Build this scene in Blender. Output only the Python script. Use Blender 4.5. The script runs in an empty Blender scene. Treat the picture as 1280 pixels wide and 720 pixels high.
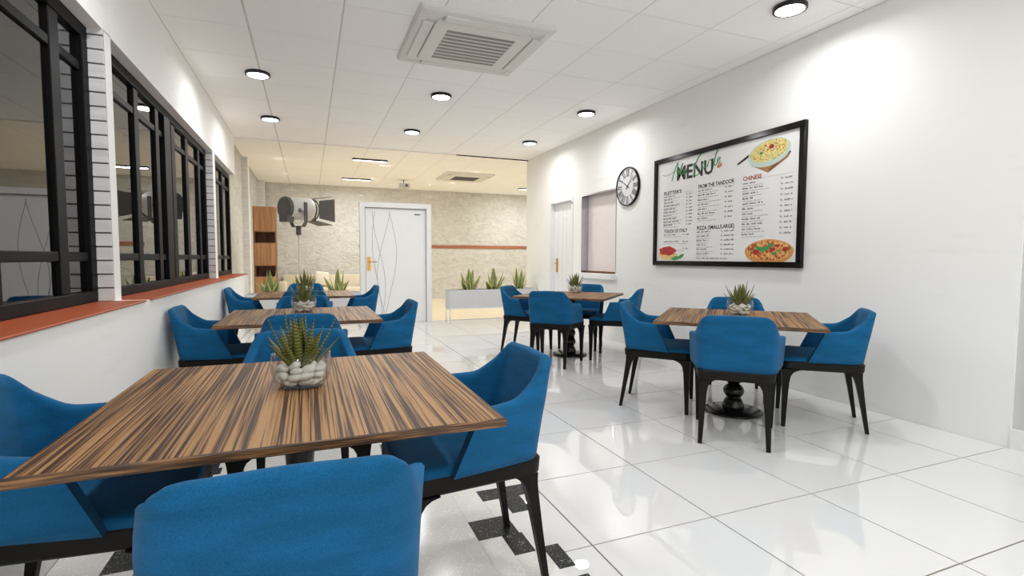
import bpy, bmesh, math, random
from mathutils import Vector, Matrix
random.seed(7)
PI = math.pi
SC = bpy.context.scene
COL = SC.collection

# ------------------------------------------------------------------ camera
CAM_Z = 1.12028
YAW, PITCH, ROLL, FPX = 0.3785, -0.0588, 0.0022, 636.7224
cd = bpy.data.cameras.new('camera'); cam = bpy.data.objects.new('camera', cd); COL.objects.link(cam)
cd.sensor_width = 36.0; cd.lens = 36.0 * FPX / 1280.0; cd.clip_start = 0.02; cd.clip_end = 60
fw = Vector((math.sin(YAW) * math.cos(PITCH), math.cos(YAW) * math.cos(PITCH), math.sin(PITCH)))
rt = Vector((math.cos(YAW), -math.sin(YAW), 0)); up = rt.cross(fw)
r2 = math.cos(ROLL) * rt + math.sin(ROLL) * up; u2 = -math.sin(ROLL) * rt + math.cos(ROLL) * up
mw = Matrix(((r2.x, u2.x, -fw.x, 0), (r2.y, u2.y, -fw.y, 0), (r2.z, u2.z, -fw.z, CAM_Z), (0, 0, 0, 1)))
cam.matrix_world = mw
SC.camera = cam

# ------------------------------------------------------------------ world, exposure
w = bpy.data.worlds.new('world'); SC.world = w; w.use_nodes = True
w.node_tree.nodes['Background'].inputs[0].default_value = (1, 1, 1, 1)
w.node_tree.nodes['Background'].inputs[1].default_value = 1.6
SC.view_settings.view_transform = 'Standard'
SC.view_settings.look = 'None'
SC.view_settings.gamma = 1.0
SC.view_settings.use_curve_mapping = False
SC.view_settings.exposure = 0.40
DOWN_W, BAR_W = 8.2, 29.0        # lamp powers, watts: round downlights and far bar lights
SC.cycles.max_bounces = 12; SC.cycles.transparent_max_bounces = 16
SC.cycles.diffuse_bounces = 10

# ------------------------------------------------------------------ room numbers (metres; camera at x=0 y=0)
XR, XL, XLOW, XWIN, H, YP = 3.835, -1.027, -0.887, -1.11, 2.943, 8.85
YFAR, XFL, XFR = 13.8, -1.11, 6.5
YBACK = -3.2

# ------------------------------------------------------------------ materials
def nt(name):
    m = bpy.data.materials.new(name); m.use_nodes = True
    t = m.node_tree; b = t.nodes['Principled BSDF']
    return m, t, b
def lin(c):
    return tuple(((v / 255) / 12.92 if v / 255 <= 0.04045 else ((v / 255 + 0.055) / 1.055) ** 2.4) for v in c) + (1.0,)
def N(t, kind, **kw):
    n = t.nodes.new(kind)
    for k, v in kw.items():
        if k.startswith('i_'): n.inputs[k[2:].replace('_', ' ')].default_value = v
        else: setattr(n, k, v)
    return n
def ramp(t, fac, stops):
    r = t.nodes.new('ShaderNodeValToRGB'); e = r.color_ramp.elements
    while len(e) < len(stops): e.new(0.5)
    for i, (p, c) in enumerate(stops): e[i].position = p; e[i].color = c
    t.links.new(fac, r.inputs[0]); return r.outputs[0]
def coords(t, scale=(1, 1, 1), kind='Object', rot=(0, 0, 0)):
    c = t.nodes.new('ShaderNodeTexCoord'); m = t.nodes.new('ShaderNodeMapping')
    m.inputs['Scale'].default_value = scale; m.inputs['Rotation'].default_value = rot
    t.links.new(c.outputs[kind], m.inputs[0]); return m.outputs[0]
def plain(name, col, rough=0.5, metal=0.0, spec=0.5, vary=0.04, scale=12, bump=0.0, coat=0.0):
    m, t, b = nt(name); c = lin(col)
    v = coords(t)
    n = N(t, 'ShaderNodeTexNoise', i_Scale=scale, i_Detail=4.0); t.links.new(v, n.inputs['Vector'])
    lo = tuple(max(0, x * (1 - vary)) for x in c[:3]) + (1,); hi = tuple(min(1, x * (1 + vary)) for x in c[:3]) + (1,)
    t.links.new(ramp(t, n.outputs[0], [(0.3, lo), (0.7, hi)]), b.inputs['Base Color'])
    b.inputs['Roughness'].default_value = rough; b.inputs['Metallic'].default_value = metal
    b.inputs['Specular IOR Level'].default_value = spec; b.inputs['Coat Weight'].default_value = coat
    if bump:
        bp = N(t, 'ShaderNodeBump', i_Strength=bump, i_Distance=0.01); t.links.new(n.outputs[0], bp.inputs['Height'])
        t.links.new(bp.outputs[0], b.inputs['Normal'])
    return m
def m_plaster(name, col, stain):
    m, t, b = nt(name); c = lin(col)
    v = coords(t, (1, 0.35, 1.6))
    n = N(t, 'ShaderNodeTexNoise', i_Scale=3.0, i_Detail=8.0, i_Roughness=0.62); t.links.new(v, n.inputs['Vector'])
    f = N(t, 'ShaderNodeTexNoise', i_Scale=1.3, i_Detail=3.0); t.links.new(coords(t), f.inputs['Vector'])
    s = tuple(x * (1 - stain) for x in c[:3]) + (1,)
    a = ramp(t, n.outputs[0], [(0.30, s), (0.42, c), (1.0, c)])
    t.links.new(a, b.inputs['Base Color'])
    bp = N(t, 'ShaderNodeBump', i_Strength=0.12, i_Distance=0.02); t.links.new(n.outputs[0], bp.inputs['Height'])
    t.links.new(bp.outputs[0], b.inputs['Normal']); b.inputs['Roughness'].default_value = 0.75
    b.inputs['Specular IOR Level'].default_value = 0.25
    return m
def m_stone(name):
    m, t, b = nt(name)
    v = coords(t, (1.3, 1.3, 2.6), rot=(0, 0.5, 0))
    n = N(t, 'ShaderNodeTexNoise', i_Scale=3.2, i_Detail=9.0, i_Roughness=0.6, i_Distortion=1.4); t.links.new(v, n.inputs['Vector'])
    p = N(t, 'ShaderNodeTexNoise', i_Scale=0.9, i_Detail=3.0); t.links.new(coords(t), p.inputs['Vector'])
    c1 = ramp(t, n.outputs[0], [(0.30, lin((190, 190, 186))), (0.5, lin((208, 208, 204))), (0.72, lin((220, 219, 214)))])
    mx = N(t, 'ShaderNodeMix', data_type='RGBA', blend_type='MULTIPLY'); mx.inputs[0].default_value = 0.6
    t.links.new(c1, mx.inputs[6]); t.links.new(ramp(t, p.outputs[0], [(0.3, (0.86, 0.86, 0.86, 1)), (0.7, (1, 1, 1, 1))]), mx.inputs[7])
    t.links.new(mx.outputs[2], b.inputs['Base Color'])
    bp = N(t, 'ShaderNodeBump', i_Strength=0.9, i_Distance=0.045); t.links.new(n.outputs[0], bp.inputs['Height'])
    t.links.new(bp.outputs[0], b.inputs['Normal']); b.inputs['Roughness'].default_value = 0.8
    return m
def m_zebra(name):
    m, t, b = nt(name)
    v = coords(t, (1, 0.008, 1))
    n1 = N(t, 'ShaderNodeTexNoise', i_Scale=150.0, i_Detail=2.0, i_Roughness=0.5, i_Distortion=0.0)
    n2 = N(t, 'ShaderNodeTexNoise', i_Scale=26.0, i_Detail=2.0); n3 = N(t, 'ShaderNodeTexNoise', i_Scale=330.0, i_Detail=2.0)
    v2 = coords(t, (1, 0.008, 1))
    t.links.new(v, n1.inputs['Vector']); t.links.new(v, n2.inputs['Vector']); t.links.new(v2, n3.inputs['Vector'])
    ma = N(t, 'ShaderNodeMath', operation='MULTIPLY_ADD'); ma.inputs[1].default_value = 0.35; t.links.new(n2.outputs[0], ma.inputs[0]); t.links.new(n1.outputs[0], ma.inputs[2])
    mb_ = N(t, 'ShaderNodeMath', operation='MULTIPLY_ADD'); mb_.inputs[1].default_value = 0.42; t.links.new(n3.outputs[0], mb_.inputs[0]); t.links.new(ma.outputs[0], mb_.inputs[2])
    c = ramp(t, mb_.outputs[0], [(0.79, lin((58, 37, 25))), (0.85, lin((92, 62, 40))), (0.89, lin((138, 101, 64))), (1.0, lin((166, 127, 83)))])
    t.links.new(c, b.inputs['Base Color']); b.inputs['Roughness'].default_value = 0.5
    b.inputs['Specular IOR Level'].default_value = 0.3
    bp = N(t, 'ShaderNodeBump', i_Strength=0.12, i_Distance=0.004); t.links.new(mb_.outputs[0], bp.inputs['Height']); t.links.new(bp.outputs[0], b.inputs['Normal'])
    return m
def m_edgewood(name):
    m, t, b = nt(name)
    v = coords(t, (0.04, 0.04, 1.0))
    n1 = N(t, 'ShaderNodeTexNoise', i_Scale=190.0, i_Detail=3.0, i_Distortion=0.2); t.links.new(v, n1.inputs['Vector'])
    c = ramp(t, n1.outputs[0], [(0.36, lin((52, 33, 21))), (0.5, lin((96, 66, 40))), (0.62, lin((150, 108, 64)))])
    t.links.new(c, b.inputs['Base Color']); b.inputs['Roughness'].default_value = 0.5
    return m
def m_fabric(name, col):
    m, t, b = nt(name); c = lin(col)
    v = coords(t, (1, 1, 1.0))
    n = N(t, 'ShaderNodeTexNoise', i_Scale=9.0, i_Detail=5.0, i_Roughness=0.6); t.links.new(coords(t, (0.6, 0.6, 2.2)), n.inputs['Vector'])
    wv = N(t, 'ShaderNodeTexNoise', i_Scale=420.0, i_Detail=2.0); t.links.new(v, wv.inputs['Vector'])
    lo = (c[0] * 0.75, c[1] * 0.86, c[2] * 0.80, 1); hi = (c[0] * 1.25, c[1] * 1.14, c[2] * 1.12, 1)
    cc = ramp(t, n.outputs[0], [(0.34, lo), (0.66, hi)])
    mx = N(t, 'ShaderNodeMix', data_type='RGBA', blend_type='MULTIPLY'); mx.inputs[0].default_value = 0.7
    t.links.new(cc, mx.inputs[6]); t.links.new(ramp(t, wv.outputs[0], [(0.35, (0.62, 0.62, 0.62, 1)), (0.62, (1, 1, 1, 1))]), mx.inputs[7])
    t.links.new(mx.outputs[2], b.inputs['Base Color']); b.inputs['Roughness'].default_value = 0.85
    b.inputs['Specular IOR Level'].default_value = 0.2
    b.inputs['Sheen Weight'].default_value = 0.05; b.inputs['Sheen Roughness'].default_value = 0.5
    bp = N(t, 'ShaderNodeBump', i_Strength=0.25, i_Distance=0.002); t.links.new(wv.outputs[0], bp.inputs['Height']); t.links.new(bp.outputs[0], b.inputs['Normal'])
    return m
def m_terrazzo(name, base, chip, lo=0.18, rough=0.16, spec=0.5, sc=75.0):
    m, t, b = nt(name)
    vo = N(t, 'ShaderNodeTexVoronoi', i_Scale=sc); t.links.new(coords(t), vo.inputs['Vector'])
    no = N(t, 'ShaderNodeTexNoise', i_Scale=30.0); t.links.new(coords(t), no.inputs['Vector'])
    a = N(t, 'ShaderNodeMath', operation='MULTIPLY'); t.links.new(vo.outputs['Distance'], a.inputs[0]); t.links.new(no.outputs[0], a.inputs[1])
    t.links.new(ramp(t, a.outputs[0], [(lo * 0.55, lin(chip)), (lo * 0.75, lin(base))]), b.inputs['Base Color'])
    b.inputs['Roughness'].default_value = rough; b.inputs['Specular IOR Level'].default_value = spec
    return m
def m_glass_thin(name, tint, ior=1.5, extra=0.0):
    m = bpy.data.materials.new(name); m.use_nodes = True; t = m.node_tree; t.nodes.clear()
    o = N(t, 'ShaderNodeOutputMaterial'); tr = N(t, 'ShaderNodeBsdfTransparent'); tr.inputs[0].default_value = tint
    gl = N(t, 'ShaderNodeBsdfGlossy'); gl.inputs['Roughness'].default_value = 0.0
    fr = N(t, 'ShaderNodeFresnel')
    ge = N(t, 'ShaderNodeNewGeometry'); mi = N(t, 'ShaderNodeMix', data_type='FLOAT'); mi.inputs[2].default_value = ior; mi.inputs[3].default_value = 1.0 / ior   # same thin-pane reflectance on both faces
    t.links.new(ge.outputs['Backfacing'], mi.inputs[0]); t.links.new(mi.outputs[0], fr.inputs[0])
    mx = N(t, 'ShaderNodeMixShader'); t.links.new(fr.outputs[0], mx.inputs[0]); t.links.new(tr.outputs[0], mx.inputs[1]); t.links.new(gl.outputs[0], mx.inputs[2])
    t.links.new(mx.outputs[0], o.inputs[0]); return m
def m_emit(name, col, s):
    m, t, b = nt(name); b.inputs['Base Color'].default_value = (0.8, 0.8, 0.8, 1)
    b.inputs['Emission Color'].default_value = col; b.inputs['Emission Strength'].default_value = s; return m
def m_leaf(name, mode):
    m, t, b = nt(name)
    uv = N(t, 'ShaderNodeUVMap'); sp = N(t, 'ShaderNodeSeparateXYZ'); t.links.new(uv.outputs[0], sp.inputs[0])
    no = N(t, 'ShaderNodeTexNoise', i_Scale=60.0, i_Detail=3.0); t.links.new(coords(t), no.inputs['Vector'])
    if mode == 'haworthia':
        wv = N(t, 'ShaderNodeMath', operation='MULTIPLY'); wv.inputs[1].default_value = 95.0; t.links.new(sp.outputs[1], wv.inputs[0])
        sn = N(t, 'ShaderNodeMath', operation='MULTIPLY_ADD'); sn.inputs[1].default_value = 3.0; t.links.new(no.outputs[0], sn.inputs[0]); t.links.new(wv.outputs[0], sn.inputs[2])
        si = N(t, 'ShaderNodeMath', operation='SINE'); t.links.new(sn.outputs[0], si.inputs[0])
        c1 = ramp(t, si.outputs[0], [(0.0, lin((82, 86, 34))), (0.72, lin((92, 98, 40))), (0.95, lin((158, 156, 88)))])
        gr = ramp(t, sp.outputs[1], [(0.0, (0.75, 0.85, 0.6, 1)), (0.6, (1, 1, 1, 1)), (1.0, (1.0, 0.86, 0.55, 1))])
        mx = N(t, 'ShaderNodeMix', data_type='RGBA', blend_type='MULTIPLY'); mx.inputs[0].default_value = 1.0
        t.links.new(c1, mx.inputs[6]); t.links.new(gr, mx.inputs[7]); t.links.new(mx.outputs[2], b.inputs['Base Color'])
    else:
        ab = N(t, 'ShaderNodeMath', operation='SUBTRACT'); ab.inputs[1].default_value = 0.5; t.links.new(sp.outputs[0], ab.inputs[0])
        aa = N(t, 'ShaderNodeMath', operation='ABSOLUTE'); t.links.new(ab.outputs[0], aa.inputs[0])
        ad = N(t, 'ShaderNodeMath', operation='MULTIPLY_ADD'); ad.inputs[1].default_value = 0.12; t.links.new(no.outputs[0], ad.inputs[0]); t.links.new(aa.outputs[0], ad.inputs[2])
        t.links.new(ramp(t, ad.outputs[0], [(0.24, lin((112, 130, 76))), (0.34, lin((146, 156, 92))), (0.40, lin((222, 214, 142)))]), b.inputs['Base Color'])
    b.inputs['Roughness'].default_value = 0.42
    return m
def m_wood(name, a, b_, sc=(1, 1, 0.06)):
    m, t, b = nt(name)
    n = N(t, 'ShaderNodeTexNoise', i_Scale=22.0, i_Detail=4.0, i_Distortion=0.3); t.links.new(coords(t, sc), n.inputs['Vector'])
    t.links.new(ramp(t, n.outputs[0], [(0.35, lin(a)), (0.65, lin(b_))]), b.inputs['Base Color']); b.inputs['Roughness'].default_value = 0.55
    return m
def m_food(name, stops, scale):
    m, t, b = nt(name)
    vo = N(t, 'ShaderNodeTexVoronoi', i_Scale=scale); t.links.new(coords(t), vo.inputs['Vector'])
    sp = N(t, 'ShaderNodeSeparateColor'); t.links.new(vo.outputs['Color'], sp.inputs[0])
    r = t.nodes.new('ShaderNodeValToRGB'); r.color_ramp.interpolation = 'CONSTANT'
    e = r.color_ramp.elements
    while len(e) < len(stops): e.new(0.5)
    for i, (p, c) in enumerate(stops): e[i].position = p; e[i].color = lin(c)
    t.links.new(sp.outputs[0], r.inputs[0]); t.links.new(r.outputs[0], b.inputs['Base Color']); b.inputs['Roughness'].default_value = 0.5
    return m

M = {}
M['plaster'] = m_plaster('white_plaster', (241, 241, 239), 0.05)
M['plaster_low'] = m_plaster('white_plaster_low', (241, 241, 239), 0.05)
M['stone'] = m_stone('cream_rough_stone')
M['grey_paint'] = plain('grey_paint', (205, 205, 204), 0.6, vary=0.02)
M['floor_tile'] = plain('white_polished_tile', (228, 228, 228), 0.01, spec=0.55, vary=0.012, scale=3)
M['floor_tile'].node_tree.nodes['Principled BSDF'].inputs['IOR'].default_value = 1.85
M['grout'] = plain('tan_grout', (132, 121, 104), 0.8)
M['terrazzo'] = m_terrazzo('white_terrazzo', (228, 226, 222), (244, 243, 240), 0.2)
M['terrazzo_black'] = m_terrazzo('black_terrazzo', (22, 23, 26), (150, 152, 150), 0.15, 0.4, 0.2, 110.0)
M['beige_tile'] = plain('beige_floor_tile', (232, 216, 186), 0.25, vary=0.06, scale=6)
M['ceil_tile'] = plain('white_ceiling_board', (252, 252, 251), 0.85, spec=0.2, vary=0.015, scale=40)
M['ceil_grid'] = plain('ceiling_grid', (214, 212, 204), 0.6)
M['white'] = plain('white_satin_paint', (236, 236, 236), 0.35, vary=0.01)
M['door_white'] = plain('white_door_lacquer', (238, 238, 238), 0.3, vary=0.01)
M['groove'] = plain('grey_groove', (150, 152, 154), 0.5)
M['groove_light'] = plain('pale_groove', (206, 207, 208), 0.5)
M['gold'] = plain('brushed_gold', (206, 160, 74), 0.28, metal=1.0, vary=0.03)
M['black_metal'] = plain('charcoal_window_metal', (14, 15, 18), 0.5, spec=0.12, vary=0.04)
M['black'] = plain('black_satin', (20, 20, 21), 0.35, vary=0.05)
M['black_gloss'] = plain('black_gloss_frame', (10, 9, 8), 0.14, spec=0.3, vary=0.05)
M['siding'] = m_wood('pale_grey_siding', (212, 212, 213), (228, 227, 227), (0.06, 0.06, 1))
M['siding_gap'] = plain('dark_siding_joint', (96, 94, 94), 0.8)
M['sill'] = plain('brick_red_sill', (172, 78, 34), 0.5, vary=0.05)
M['fabric'] = m_fabric('blue_upholstery', (14, 94, 144))
M['leg'] = plain('dark_stained_leg', (20, 18, 16), 0.5, spec=0.2, vary=0.06)
M['zebra'] = m_zebra('zebrano_top'); M['edge'] = m_edgewood('zebrano_edge')
M['iron'] = plain('black_cast_iron', (14, 14, 15), 0.25, vary=0.05)
M['win_glass'] = plain('dark_reflective_glass', (10, 10, 10), 0.0, spec=1.0, vary=0.0)
M['win_glass'].node_tree.nodes['Principled BSDF'].inputs['IOR'].default_value = 1.6
M['glass'] = m_glass_thin('clear_partition_glass', (0.99, 0.985, 0.975, 1), 1.16)
M['bowl'] = m_glass_thin('clear_bowl_glass', (0.97, 0.98, 0.98, 1), 1.45)
M['pebble'] = plain('white_pebble', (214, 210, 200), 0.55, vary=0.12, scale=25)
M['haw'] = m_leaf('striped_green_leaf', 'haworthia'); M['snake'] = m_leaf('yellow_edged_leaf', 'snake')
M['planter'] = plain('pale_grey_planter', (205, 206, 208), 0.5, vary=0.02)
M['soil'] = plain('dark_soil', (70, 58, 46), 0.9, vary=0.3, scale=60)
M['lamp'] = m_emit('lamp_diffuser', (1, 0.99, 0.96, 1), 6.0)
M['ac'] = plain('offwhite_plastic', (222, 221, 217), 0.45, vary=0.01)
M['slot'] = plain('dark_grille_slot', (70, 62, 60), 0.7)
M['wood'] = m_wood('warm_brown_wood', (150, 108, 72), (184, 138, 96))
M['wood_dark'] = m_wood('dark_brown_wood', (112, 74, 48), (140, 96, 62))  # darker brown wood for the bookcase carcass and hatch rail
M['rail'] = m_wood('red_brown_rail', (150, 92, 66), (172, 110, 80), (0.06, 1, 1))
M['steel'] = plain('polished_steel', (190, 188, 196), 0.12, metal=1.0, vary=0.05)
M['hatch'] = plain('pinkish_grey_panel', (236, 226, 223), 0.35, vary=0.02)
M['lampgrey'] = plain('light_grey_metal', (196, 196, 196), 0.35, vary=0.03)
M['lampdark'] = plain('dark_grey_metal', (74, 73, 73), 0.5, vary=0.05)
M['paper'] = plain('white_poster_paper', (238, 238, 238), 0.22, vary=0.0)
M['ink'] = plain('black_ink', (36, 36, 38), 0.5, vary=0.0); M['ink2'] = plain('grey_ink', (165, 165, 167), 0.5, vary=0.0)
M['ink3'] = plain('dark_grey_ink', (84, 84, 86), 0.5, vary=0.0)
M['ink_red'] = plain('red_ink', (170, 40, 40), 0.5, vary=0.0)
M['ink_green'] = plain('green_ink', (58, 150, 84), 0.5, vary=0.0)
M['ink_tan'] = plain('tan_ink', (196, 138, 70), 0.5, vary=0.0)
M['mint'] = plain('mint_ink', (196, 218, 206), 0.5, vary=0.02)
M['pasta'] = m_food('pasta_ink', [(0, (238, 222, 150)), (0.35, (226, 206, 120)), (0.6, (210, 214, 150)), (0.78, (222, 170, 92)), (0.9, (206, 96, 60)), (0.95, (130, 140, 70))], 75)
M['pizza'] = m_food('pizza_ink', [(0, (226, 170, 96)), (0.25, (212, 132, 70)), (0.5, (230, 190, 120)), (0.68, (190, 74, 44)), (0.86, (150, 70, 40)), (0.93, (120, 150, 70))], 60)
M['crust'] = plain('crust_ink', (214, 150, 80), 0.5, vary=0.15, scale=40)
M['sauce'] = m_food('sauce_ink', [(0, (178, 40, 32)), (0.4, (150, 28, 24)), (0.7, (206, 66, 48))], 90)
M['noodle'] = m_food('noodle_ink', [(0, (240, 208, 140)), (0.5, (226, 184, 112))], 90)
M['napkin'] = plain('napkin_ink', (176, 128, 82), 0.5, vary=0.2, scale=50)
M['cream'] = plain('cream_cloth', (216, 208, 188), 0.85, vary=0.03)
M['cushion'] = plain('white_cushion', (232, 226, 214), 0.85, vary=0.03)
M['clock'] = plain('pale_grey_dial', (206, 207, 212), 0.35, vary=0.01)

# ------------------------------------------------------------------ mesh helpers
class MB:
    def __init__(s): s.v = []; s.f = []; s.m = []; s.s = []; s.uv = []
    def add(s, vs, fs, mat=0, smooth=False, uvs=None):
        o = len(s.v); s.v += [tuple(p) for p in vs]
        s.uv += list(uvs) if uvs else [(0.5, 0.5)] * len(vs)
        for f in fs: s.f.append(tuple(i + o for i in f)); s.m.append(mat); s.s.append(smooth)
        return s
    def box(s, x0, x1, y0, y1, z0, z1, mat=0):
        vs = [(x, y, z) for z in (z0, z1) for y in (y0, y1) for x in (x0, x1)]
        return s.add(vs, [(0, 2, 3, 1), (4, 5, 7, 6), (0, 1, 5, 4), (2, 6, 7, 3), (0, 4, 6, 2), (1, 3, 7, 5)], mat)
    def rbox(s, x0, x1, y0, y1, z0, z1, r=0.004, seg=1, mat=0, smooth=False):
        bm = bmesh.new(); bmesh.ops.create_cube(bm, size=1)
        for v in bm.verts: v.co = Vector(((x0 + x1) / 2 + v.co.x * (x1 - x0), (y0 + y1) / 2 + v.co.y * (y1 - y0), (z0 + z1) / 2 + v.co.z * (z1 - z0)))
        bmesh.ops.bevel(bm, geom=list(bm.edges), offset=r, segments=seg, affect='EDGES', profile=0.5)
        bm.verts.index_update(); s.add([v.co[:] for v in bm.verts], [[v.index for v in f.verts] for f in bm.faces], mat, smooth); bm.free(); return s
    def lathe(s, prof, n=24, c=(0, 0, 0), mat=0, smooth=True, cap=True):
        vs = []; fs = []
        for r, z in prof:
            for k in range(n): a = 2 * PI * k / n; vs.append((c[0] + r * math.cos(a), c[1] + r * math.sin(a), c[2] + z))
        for i in range(len(prof) - 1):
            for k in range(n): k2 = (k + 1) % n; fs.append((i * n + k, i * n + k2, (i + 1) * n + k2, (i + 1) * n + k))
        if cap:
            fs.append(tuple(reversed(range(n)))); fs.append(tuple(range((len(prof) - 1) * n, len(prof) * n)))
        return s.add(vs, fs, mat, smooth)
    def loft(s, rings, mat=0, smooth=False, cap=True, closed=True):
        n = len(rings[0]); vs = [p for r in rings for p in r]; fs = []
        for i in range(len(rings) - 1):
            for k in range(n if closed else n - 1): k2 = (k + 1) % n; fs.append((i * n + k, i * n + k2, (i + 1) * n + k2, (i + 1) * n + k))
        if cap: fs.append(tuple(reversed(range(n)))); fs.append(tuple(range((len(rings) - 1) * n, len(rings) * n)))
        return s.add(vs, fs, mat, smooth)
    def tube(s, pts, r, n=8, mat=0, smooth=True):
        rings = []; pts = [Vector(p) for p in pts]; pu = None
        for i, p in enumerate(pts):
            d = (pts[min(i + 1, len(pts) - 1)] - pts[max(i - 1, 0)]).normalized()
            if pu is None: pu = d.cross(Vector((0, 0, 1))) if abs(d.z) < 0.9 else d.cross(Vector((1, 0, 0)))
            pu = (pu - d * pu.dot(d)).normalized(); b = d.cross(pu)
            rr = r[i] if isinstance(r, (list, tuple)) else r
            rings.append([p + (pu * math.cos(2 * PI * k / n) + b * math.sin(2 * PI * k / n)) * rr for k in range(n)])
        return s.loft(rings, mat, smooth)
    def prism(s, poly, fn, d, mat=0):       # poly of 2-D points, fn maps (a, b, depth) to 3-D
        n = len(poly); vs = [fn(a, b, 0) for a, b in poly] + [fn(a, b, d) for a, b in poly]
        fs = [tuple(range(n)), tuple(reversed(range(n, 2 * n)))] + [(i, i + n, (i + 1) % n + n, (i + 1) % n) for i in range(n)]
        return s.add(vs, fs, mat)
    def flat(s, poly, fn, mat=0): return s.add([fn(a, b) for a, b in poly], [tuple(range(len(poly)))], mat)
    def mesh(s, name, mats):
        me = bpy.data.meshes.new(name); me.from_pydata(s.v, [], s.f)
        for m in (mats if isinstance(mats, list) else [mats]): me.materials.append(M[m])
        me.polygons.foreach_set('material_index', s.m); me.polygons.foreach_set('use_smooth', s.s)
        if any(u != (0.5, 0.5) for u in s.uv):
            ul = me.uv_layers.new(name='UVMap')
            for lp in me.loops: ul.data[lp.index].uv = s.uv[lp.vertex_index]
        me.update()
        bm = bmesh.new(); bm.from_mesh(me); bmesh.ops.recalc_face_normals(bm, faces=bm.faces); bm.to_mesh(me); bm.free()
        return me
def link(name, me, parent=None, loc=(0, 0, 0), rot=(0, 0, 0), label=None):
    o = bpy.data.objects.new(name, me); COL.objects.link(o); o.location = loc; o.rotation_euler = rot
    if parent: o.parent = parent
    if label: o['label'] = label
    return o
def obj(name, mb, mats, parent=None, loc=(0, 0, 0), rot=(0, 0, 0), label=None): return link(name, mb.mesh(name, mats), parent, loc, rot, label)
def thing(name, label, cat, loc=(0, 0, 0), rz=0.0, group=None):
    o = bpy.data.objects.new(name, None); COL.objects.link(o); o.empty_display_size = 0.1
    o.location = loc; o.rotation_euler = (0, 0, rz); o['label'] = label; o['category'] = cat
    if group: o['group'] = group
    return o
def tag(o, label, cat, group=None):
    o['label'] = label; o['category'] = cat
    if group: o['group'] = group
    return o
def struct(name, mb, mats, label=None, parent=None, **k):
    o = obj(name, mb, mats, parent, **k); o['kind'] = 'structure'
    if label: o['label'] = label
    return o
def sroot(name, label=None, loc=(0, 0, 0), rz=0):
    o = bpy.data.objects.new(name, None); COL.objects.link(o); o.location = loc; o.rotation_euler = (0, 0, rz); o['kind'] = 'structure'
    if label: o['label'] = label
    return o
def dup(root, loc, rz, label):
    r = root.copy(); COL.objects.link(r); r.location = loc; r.rotation_euler = (0, 0, rz); r['label'] = label
    for ch in list(root.children):
        c = ch.copy(); COL.objects.link(c); c.parent = r
        for g in ch.children: d = g.copy(); COL.objects.link(d); d.parent = c
    return r

# ================================================================== STRUCTURE
# ---- floor: white polished tiles over grout
fl = struct('floor', MB().box(-1.3, 4.5, YBACK, YP, -0.12, -0.004), 'grout', 'white polished tile floor of the dining room')
xs = [XLOW + 0.002] + [1.0064 + 0.6 * i for i in range(-3, 5)] + [XR - 0.002]
ys = [-1.325 + 0.6 * j for j in range(0, 17)] + [YP]
mesh_cache = {}
def slab(sx, sy, t, mat, name, b=0.0):
    k = (round(sx, 3), round(sy, 3), mat, name)
    if k not in mesh_cache: mesh_cache[k] = MB().box(-sx / 2, sx / 2, -sy / 2, sy / 2, -t, 0).mesh(name, mat)
    return mesh_cache[k]
G = 0.0034
for i in range(len(xs) - 1):
    for j in range(len(ys) - 1):
        sx, sy = xs[i + 1] - xs[i] - 2 * G, ys[j + 1] - ys[j] - 2 * G
        mat = 'terrazzo' if (xs[i + 1] < 0.5) else 'floor_tile'
        link('floor_tile', slab(sx, sy, 0.008, mat, 'floor_tile'), fl, ((xs[i] + xs[i + 1]) / 2, (ys[j] + ys[j + 1]) / 2, 0))
struct('floor.001', MB().box(XR - 0.002, 4.5, YBACK, YP, -0.004, 0), 'floor_tile', parent=fl, loc=(0, 0, 0)).name = 'floor_edge'
obj('floor_margin', MB().box(-1.3, 4.5, YBACK, -1.33, -0.004, 0), 'floor_tile', fl)
# stepped terrazzo band with black inlay pieces beside the window-side tables
TZ = 0.0012
def inlay(x0, x1, y0, y1, mat='terrazzo_black'):
    obj('inlay_tile', MB().box(x0, x1, y0, y1, -0.003, TZ if mat == 'terrazzo' else TZ + 0.0005), mat, fl)
for k in range(-1, 4):
    for mod in (0,):
        y0 = 1.70 + k * 0.9
        inlay(XLOW + 0.003, 0.602, y0 - 0.26, y0 + 0.638, 'terrazzo'); inlay(0.603, 0.699, y0 - 0.26, y0 + 0.164, 'terrazzo'); inlay(0.603, 0.721, y0 + 0.317, y0 + 0.638, 'terrazzo')
        inlay(0.70, 0.817, y0 - 0.17, y0 + 0.020, 'terrazzo'); inlay(0.722, 0.807, y0 + 0.322, y0 + 0.468, 'terrazzo')
        inlay(0.603, 0.775, y0 + 0.165, y0 + 0.315); inlay(0.700, 0.785, y0 + 0.022, y0 + 0.163)
        inlay(0.818, 0.885, y0 - 0.115, y0 + 0.035)
        inlay(0.722, 1.000, y0 + 0.470, y0 + 0.575); inlay(0.808, 0.900, y0 + 0.322, y0 + 0.468)
        inlay(0.800, 0.900, y0 - 0.26, y0 - 0.175)
        inlay(-0.71, -0.47, y0 + 0.44, y0 + 0.60); inlay(-0.60, -0.45, y0 + 0.35, y0 + 0.438); inlay(-0.80, -0.712, y0 + 0.30, y0 + 0.438); inlay(-0.70, -0.62, y0 + 0.05, y0 + 0.20)
fl2 = struct('floor.002', MB().box(-1.5, XFR, YP, YFAR + 0.1, -0.12, -0.0035), 'grout', 'beige tile floor of the room behind the glass')
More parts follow.
